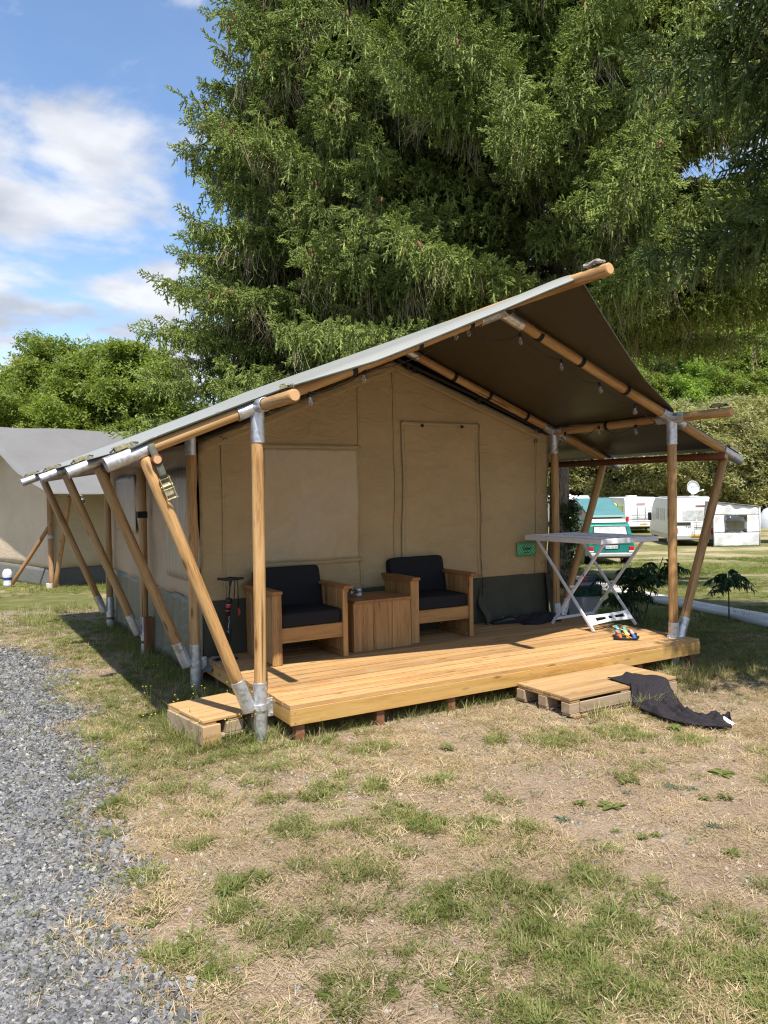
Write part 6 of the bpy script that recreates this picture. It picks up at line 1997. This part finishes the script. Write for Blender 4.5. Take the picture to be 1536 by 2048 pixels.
def in_deck(x, y):
    return ((x > 0.1) & (x < 4.68) & (y > -0.19) & (y < 6.5))
def in_pallet(x, y):
    return ((x > 2.2) & (x < 3.55) & (y > -0.9) & (y < -0.2)) | ((x > -0.48) & (x < 0.1) & (y > 0.02) & (y < 0.72))

def cand(n, dmin, dmax, latk=0.56, seed=1, power=1.0):
    """points in the visible wedge, area-uniform times distance falloff"""
    rg = np.random.default_rng(seed)
    d = np.sqrt(rg.random(n) * (dmax ** 2 - dmin ** 2) + dmin ** 2) if power == 1 else dmin + (dmax - dmin) * rg.random(n) ** power
    l = (rg.random(n) * 2 - 1) * latk * d
    x = CAM.x + l * RGT2.x + d * FWD2.x; y = CAM.y + l * RGT2.y + d * FWD2.y
    return x, y, d, l, rg

def lay(name, temps, x, y, s, rg, lift=0.0, tilt=0.12, label=None, cat=None):
    z = terrain(x, y) + lift
    E_ = eul(np.stack([rg.normal(0, tilt, len(x)), rg.normal(0, tilt, len(x)), np.ones(len(x))], 1), rg.random(len(x)) * 6.283)
    o = scatter(name, temps, np.stack([x, y, z], 1), E_, s)
    tag(o, label, cat, None, 'stuff')
    print(name, len(x))
    return o

def grasses():
    # --- gravel road of slate chips
    x, y, d, l, rg = cand(560000, 2.0, 16.0, 0.80, 21, 1.35)
    g = gravel_mask(x, y)
    k = rg.random(len(x)) < g * np.clip(1.25 - d / 16, 0.3, 1)
    s = np.clip(0.0125 + 0.0008 * d, 0.011, 0.025) * rg.uniform(0.6, 1.5, len(x))
    k &= g > 0.06
    lay('gravel', SLATES, x[k], y[k], s[k], rg, 0.006, 0.75, 'blue grey slate gravel on the track left of the tent', 'gravel')
    # sparse slate chips and pale pebbles on the soil
    x, y, d, l, rg = cand(140000, 2.0, 13.0, 0.88, 22)
    g = gravel_mask(x, y)
    mead = meadow_mask(x, y)
    stony = fbm(x * 0.9, y * 0.9, 31)
    near_tent = np.exp(-((y + 0.8) / 0.8) ** 2) * (x < 3.0) + np.exp(-((x + 0.85) / 0.55) ** 2) * (y > -0.5) * 1.6
    k = (g < 0.3) & (rg.random(len(x)) < (0.10 + 0.75 * sstep(0.5, 0.68, stony) * 0.6 + 0.7 * near_tent) * np.where(x < 0, 1, 1 - mead * 0.85)) & ~in_deck(x, y)
    lay('pebbles', PEBBLES, x[k], y[k], (0.005 + 0.012 * rg.random(len(x)) ** 2.5)[k], rg, 0.002, 0.4, 'pale pebbles strewn over the dry soil', 'pebbles')
    k = (g < 0.35) & (rg.random(len(x)) < 0.012 + 0.5 * sstep(0.02, 0.3, g)) & ~in_deck(x, y)
    lay('slate_chips', SLATES, x[k], y[k], rg.uniform(0.008, 0.020, len(x))[k], rg, 0.003, 0.3, 'stray slate chips lying on the soil', 'stones')
    # --- turf
    x, y, d, l, rg = cand(250000, 2.0, 12.5, 0.88, 23)
    g = gravel_mask(x, y); mead = meadow_mask(x, y)
    pt = blobs(x, y, PATCH); br = blobs(x, y, BARE)
    nz = fbm(x * 1.6, y * 1.6, 41); nf = fbm(x * 6, y * 6, 43)
    off = (np.abs(l) > 0.5 * d) & (y < 0)
    shade = ((x > 4.6) & (y < 3) & ~off) | (off & (nz > 0.52))
    verge = sstep(-1.35, -0.7, x) * (x < 0.2) * (y > -0.3) * sstep(0.38, 0.55, nz + 0.06)
    free = ~in_deck(x, y) & ~in_pallet(x, y)
    green = np.clip(0.85 * sstep(0.16, 0.85, pt * (0.35 + 1.25 * nf)) + 0.30 * sstep(0.46, 0.66, nz) * sstep(0.4, 0.6, nf) + 0.75 * mead * (x > 0) + 0.42 * verge + 0.45 * shade, 0, 1) * (1 - 0.85 * br) * sstep(0.97, 0.45, g)
    r = rg.random(len(x))
    dens = np.clip(1.2 - d / 14, 0.25, 1)
    k = free & (r < green * 0.29 * dens)
    lay('grass', TUFT_G, x[k], y[k], rg.uniform(0.55, 1.2, len(x))[k] * np.where(mead[k] > 0.5, 0.75, 1.0), rg, -0.003, 0.15, 'green grass tufts in the dry turf', 'grass')
    k = free & (r > 0.36) & (r < 0.36 + green * 0.34 * dens + 0.05 * (1 - br))
    lay('short_grass', TUFT_S, x[k], y[k], rg.uniform(0.6, 1.4, len(x))[k], rg, -0.002, 0.15, 'short trodden grass on the soil', 'grass')
    k = free & (r > 0.75) & (r < 0.75 + 0.10 * sstep(0.3, 0.8, pt) * (nf > 0.56) * (g < 0.5))
    lay('clover', CLOVER, x[k], y[k], rg.uniform(0.45, 0.95, len(x))[k], rg, 0.0, 0.2, 'clover leaves among the grass', 'clover')
    x, y, d, l, rg = cand(204000, 2.0, 11.0, 0.88, 24)
    g = gravel_mask(x, y); mead = meadow_mask(x, y); br = blobs(x, y, BARE); nz = fbm(x * 2.2, y * 2.2, 51)
    free = ~in_deck(x, y) & ~in_pallet(x, y)
    dry = (0.22 + 0.6 * sstep(0.42, 0.62, nz)) * (1 - 0.93 * br) * (1 - 0.7 * mead) * sstep(0.9, 0.2, g)
    r = rg.random(len(x)); dens = np.clip(1.2 - d / 13, 0.25, 1)
    k = free & (r < dry * 0.26 * dens)
    lay('dry_grass', TUFT_D, x[k], y[k], rg.uniform(0.5, 1.2, len(x))[k], rg, -0.003, 0.25, 'straw coloured dry grass', 'grass')
    k = free & (r > 0.4) & (r < 0.4 + (dry * 0.42 + 0.05) * dens)
    lay('straw', LITTER, x[k], y[k], rg.uniform(0.5, 1.1, len(x))[k], rg, 0.003, 0.12, 'dead straw lying flat on the soil', 'straw')
    # --- longer grass along the deck, pallets and posts
    rg = np.random.default_rng(61)
    X, Y = [], []
    def strip(x0, y0, x1, y1, n, w=0.06):
        t = rg.random(n)
        X.append(x0 + (x1 - x0) * t + rg.normal(0, w, n)); Y.append(y0 + (y1 - y0) * t + rg.normal(0, w, n))
    strip(0.2, -0.10, 4.5, -0.10, 420, 0.07); strip(0.2, 0.3, 4.5, 0.3, 260, 0.2)
    strip(0.05, -0.15, 0.05, 1.8, 90, 0.06); strip(-0.5, 0.0, -0.02, 0.03, 70, 0.05); strip(-0.55, 0.05, -0.5, 0.8, 70, 0.06)
    strip(-0.1, 1.0, -0.05, 6.0, 260, 0.12); strip(3.6, -0.7, 4.6, -0.4, 80, 0.15); strip(2.3, -1.0, 3.3, -0.98, 40, 0.05)
    strip(4.8, -0.3, 5.6, 3.0, 220, 0.35); strip(5.2, 2.6, 7.2, 1.6, 260, 0.4)
    x2, y2 = cw(-8.0, 16.8); x3, y3 = cw(-5.0, 17.6)
    strip(x2, y2, x3, y3, 260, 0.35); strip(-1.0, 6.5, 0.0, 9.0, 200, 0.4)
    x, y = np.concatenate(X), np.concatenate(Y)
    k = ~(((x > 0.13) & (x < 4.64) & (y > -0.2) & (y < -0.17)) | in_pallet(x, y))
    x, y = x[k], y[k]
    under = (x > 0.1) & (x < 4.66) & (y > -0.21)
    lay('long_grass', TUFT_L, x, y, np.where(under, rg.uniform(0.4, 0.85, len(x)), rg.uniform(0.5, 1.25, len(x))), rg, -0.004, 0.12, 'longer grass growing along the deck and tent edges', 'grass')
    # --- the mown meadow beyond the path
    x, y, d, l, rg = cand(100000, 9.5, 34.0, 0.80, 25)
    mead = meadow_mask(x, y)
    nz = fbm(x * 0.5, y * 0.5, 71)
    okp = ~((x > 0) & (x < 4.6) & (y > -0.2) & (y < 6.6))
    k = (rg.random(len(x)) < mead * 0.5 * sstep(0.40, 0.55, 1 - nz)) & okp & (l > -11)
    lay('meadow_grass', TUFT_S + TUFT_G[:1], x[k], y[k], (rg.uniform(0.8, 1.3, len(x)) * np.clip(d / 12, 1, 2.2))[k], rg, -0.004, 0.15, 'mown meadow grass beyond the pale path', 'grass')
grasses()

# yellow-flowered weeds round the small pallet
def flower_weed(label, x, y, seed, n=5, h=0.22):
    random.seed(seed); zg = tz(x, y)
    T = thing('flowering_weed', label, 'weed', (x, y, zg), 'yellow flowering weeds by the tent')
    st, fl = MB(), MB()
    for k in range(n):
        a = random.random() * 6.28; r = random.uniform(0.02, 0.09); hh = h * random.uniform(0.6, 1.15)
        b = Vector((x, y, zg)); t = b + Vector((r * math.cos(a), r * math.sin(a), hh))
        st.tube([b, b.lerp(t, 0.5) + Vector((0.01, 0, 0.01)), t], [0.0022, 0.0018, 0.0012], 4, False)
        fl.lathe([(0.001, 0.003), (0.005, 0.004), (0.006, 0.001), (0.002, -0.002)], 7, t)
        for q in range(3):
            c = b.lerp(t, 0.15 + 0.2 * q); a2 = random.random() * 6.28
            blade(st, c, (math.cos(a2), math.sin(a2), 0.5), 0.05, 0.003, 0.5)
    st.build('stems', WEED, T); fl.build('flowers', FLOWER, T)
for i, (px, py) in enumerate(((-0.5, 0.30), (-0.46, 0.62), (-0.38, 0.80), (-0.52, 0.05), (-0.28, -0.02), (-0.1, 0.0), (0.07, 0.55), (-0.2, 0.95), (-0.55, 1.3), (-0.3, 1.9), (0.10, 0.95), (-0.75, 0.35))):
    flower_weed('thin stemmed weed with small yellow flowers around the small pallet step', px, py, 200 + i)

def rosette(label, u, v, R, seed, mat, kind, group):
    random.seed(seed)
    x, y, _ = unproj(u, v); zg = tz(x, y)
    T = thing('weed_plant', label, 'weed', (x, y, zg), group)
    n = {'broad': 8, 'narrow': 13, 'bushy': 15}[kind]
    for k in range(n):
        a = k * 2.399 + random.random() * 0.3
        L = R * random.uniform(0.6, 1.1); w = L * {'broad': 0.26, 'narrow': 0.08, 'bushy': 0.16}[kind]
        up = {'broad': 0.25, 'narrow': 0.3, 'bushy': 1.1}[kind] * random.uniform(0.5, 1.3)
        m = MB()
        o = Vector((math.cos(a), math.sin(a), 0)); sd = Vector((-o.y, o.x, 0))
        V = []
        for q in range(6):
            t = q / 5
            p = Vector((x, y, zg + 0.004)) + o * L * t + Vector((0, 0, L * (up * t - up * 0.75 * t * t)))
            ww = w * math.sin(math.pi * (0.06 + 0.9 * t)) ** 0.8
            V += [p - sd * ww + Vector((0, 0, ww * 0.25)), p, p + sd * ww + Vector((0, 0, ww * 0.25))]
        F = [(3 * q + c, 3 * q + c + 1, 3 * q + c + 4, 3 * q + c + 3) for q in range(5) for c in (0, 1)]
        m.add(V, F); m.build('leaf', mat, T, smooth=True)
W1, W2, W3 = 'broad leaved weeds on the bare soil', 'narrow leaved weeds on the bare soil', 'bushy weeds on the bare soil'
L1, L2, L3 = 'flat rosette of broad green leaves on the bare soil', 'flat rosette of narrow leaves on the bare soil', 'small upright bushy weed on the bare soil'
for i, (u, v, R) in enumerate(((1225, 1615, 0.085), (1255, 1562, 0.09), (1443, 1547, 0.085), (670, 1962, 0.05), (720, 1975, 0.05), (372, 1905, 0.06), (410, 1950, 0.06), (300, 1850, 0.045), (870, 1975, 0.06), (785, 1990, 0.05), (650, 1995, 0.045), (930, 1810, 0.05), (1110, 1905, 0.08))):
    rosette(L1, u, v, R, 300 + i, WEED, 'broad', W1)
for i, (u, v, R) in enumerate(((1125, 1640, 0.06), (1343, 1575, 0.07), (1380, 1578, 0.06), (1428, 1655, 0.06), (1255, 1588, 0.05), (1210, 1695, 0.05), (1230, 1665, 0.045), (380, 1700, 0.07), (1040, 1605, 0.035), (420, 1632, 0.05))):
    rosette(L2, u, v, R, 330 + i, WEEDB if i < 5 else WEED, 'narrow', W2)
for i, (u, v, R) in enumerate(((1160, 1610, 0.05), (1453, 1598, 0.055), (1285, 1680, 0.045), (1310, 1675, 0.04), (895, 1500, 0.06), (1463, 1712, 0.05), (1408, 1600, 0.04), (1350, 1462, 0.09), (450, 1790, 0.06))):
    rosette(L3, u, v, R, 360 + i, WEED, 'bushy', W3)
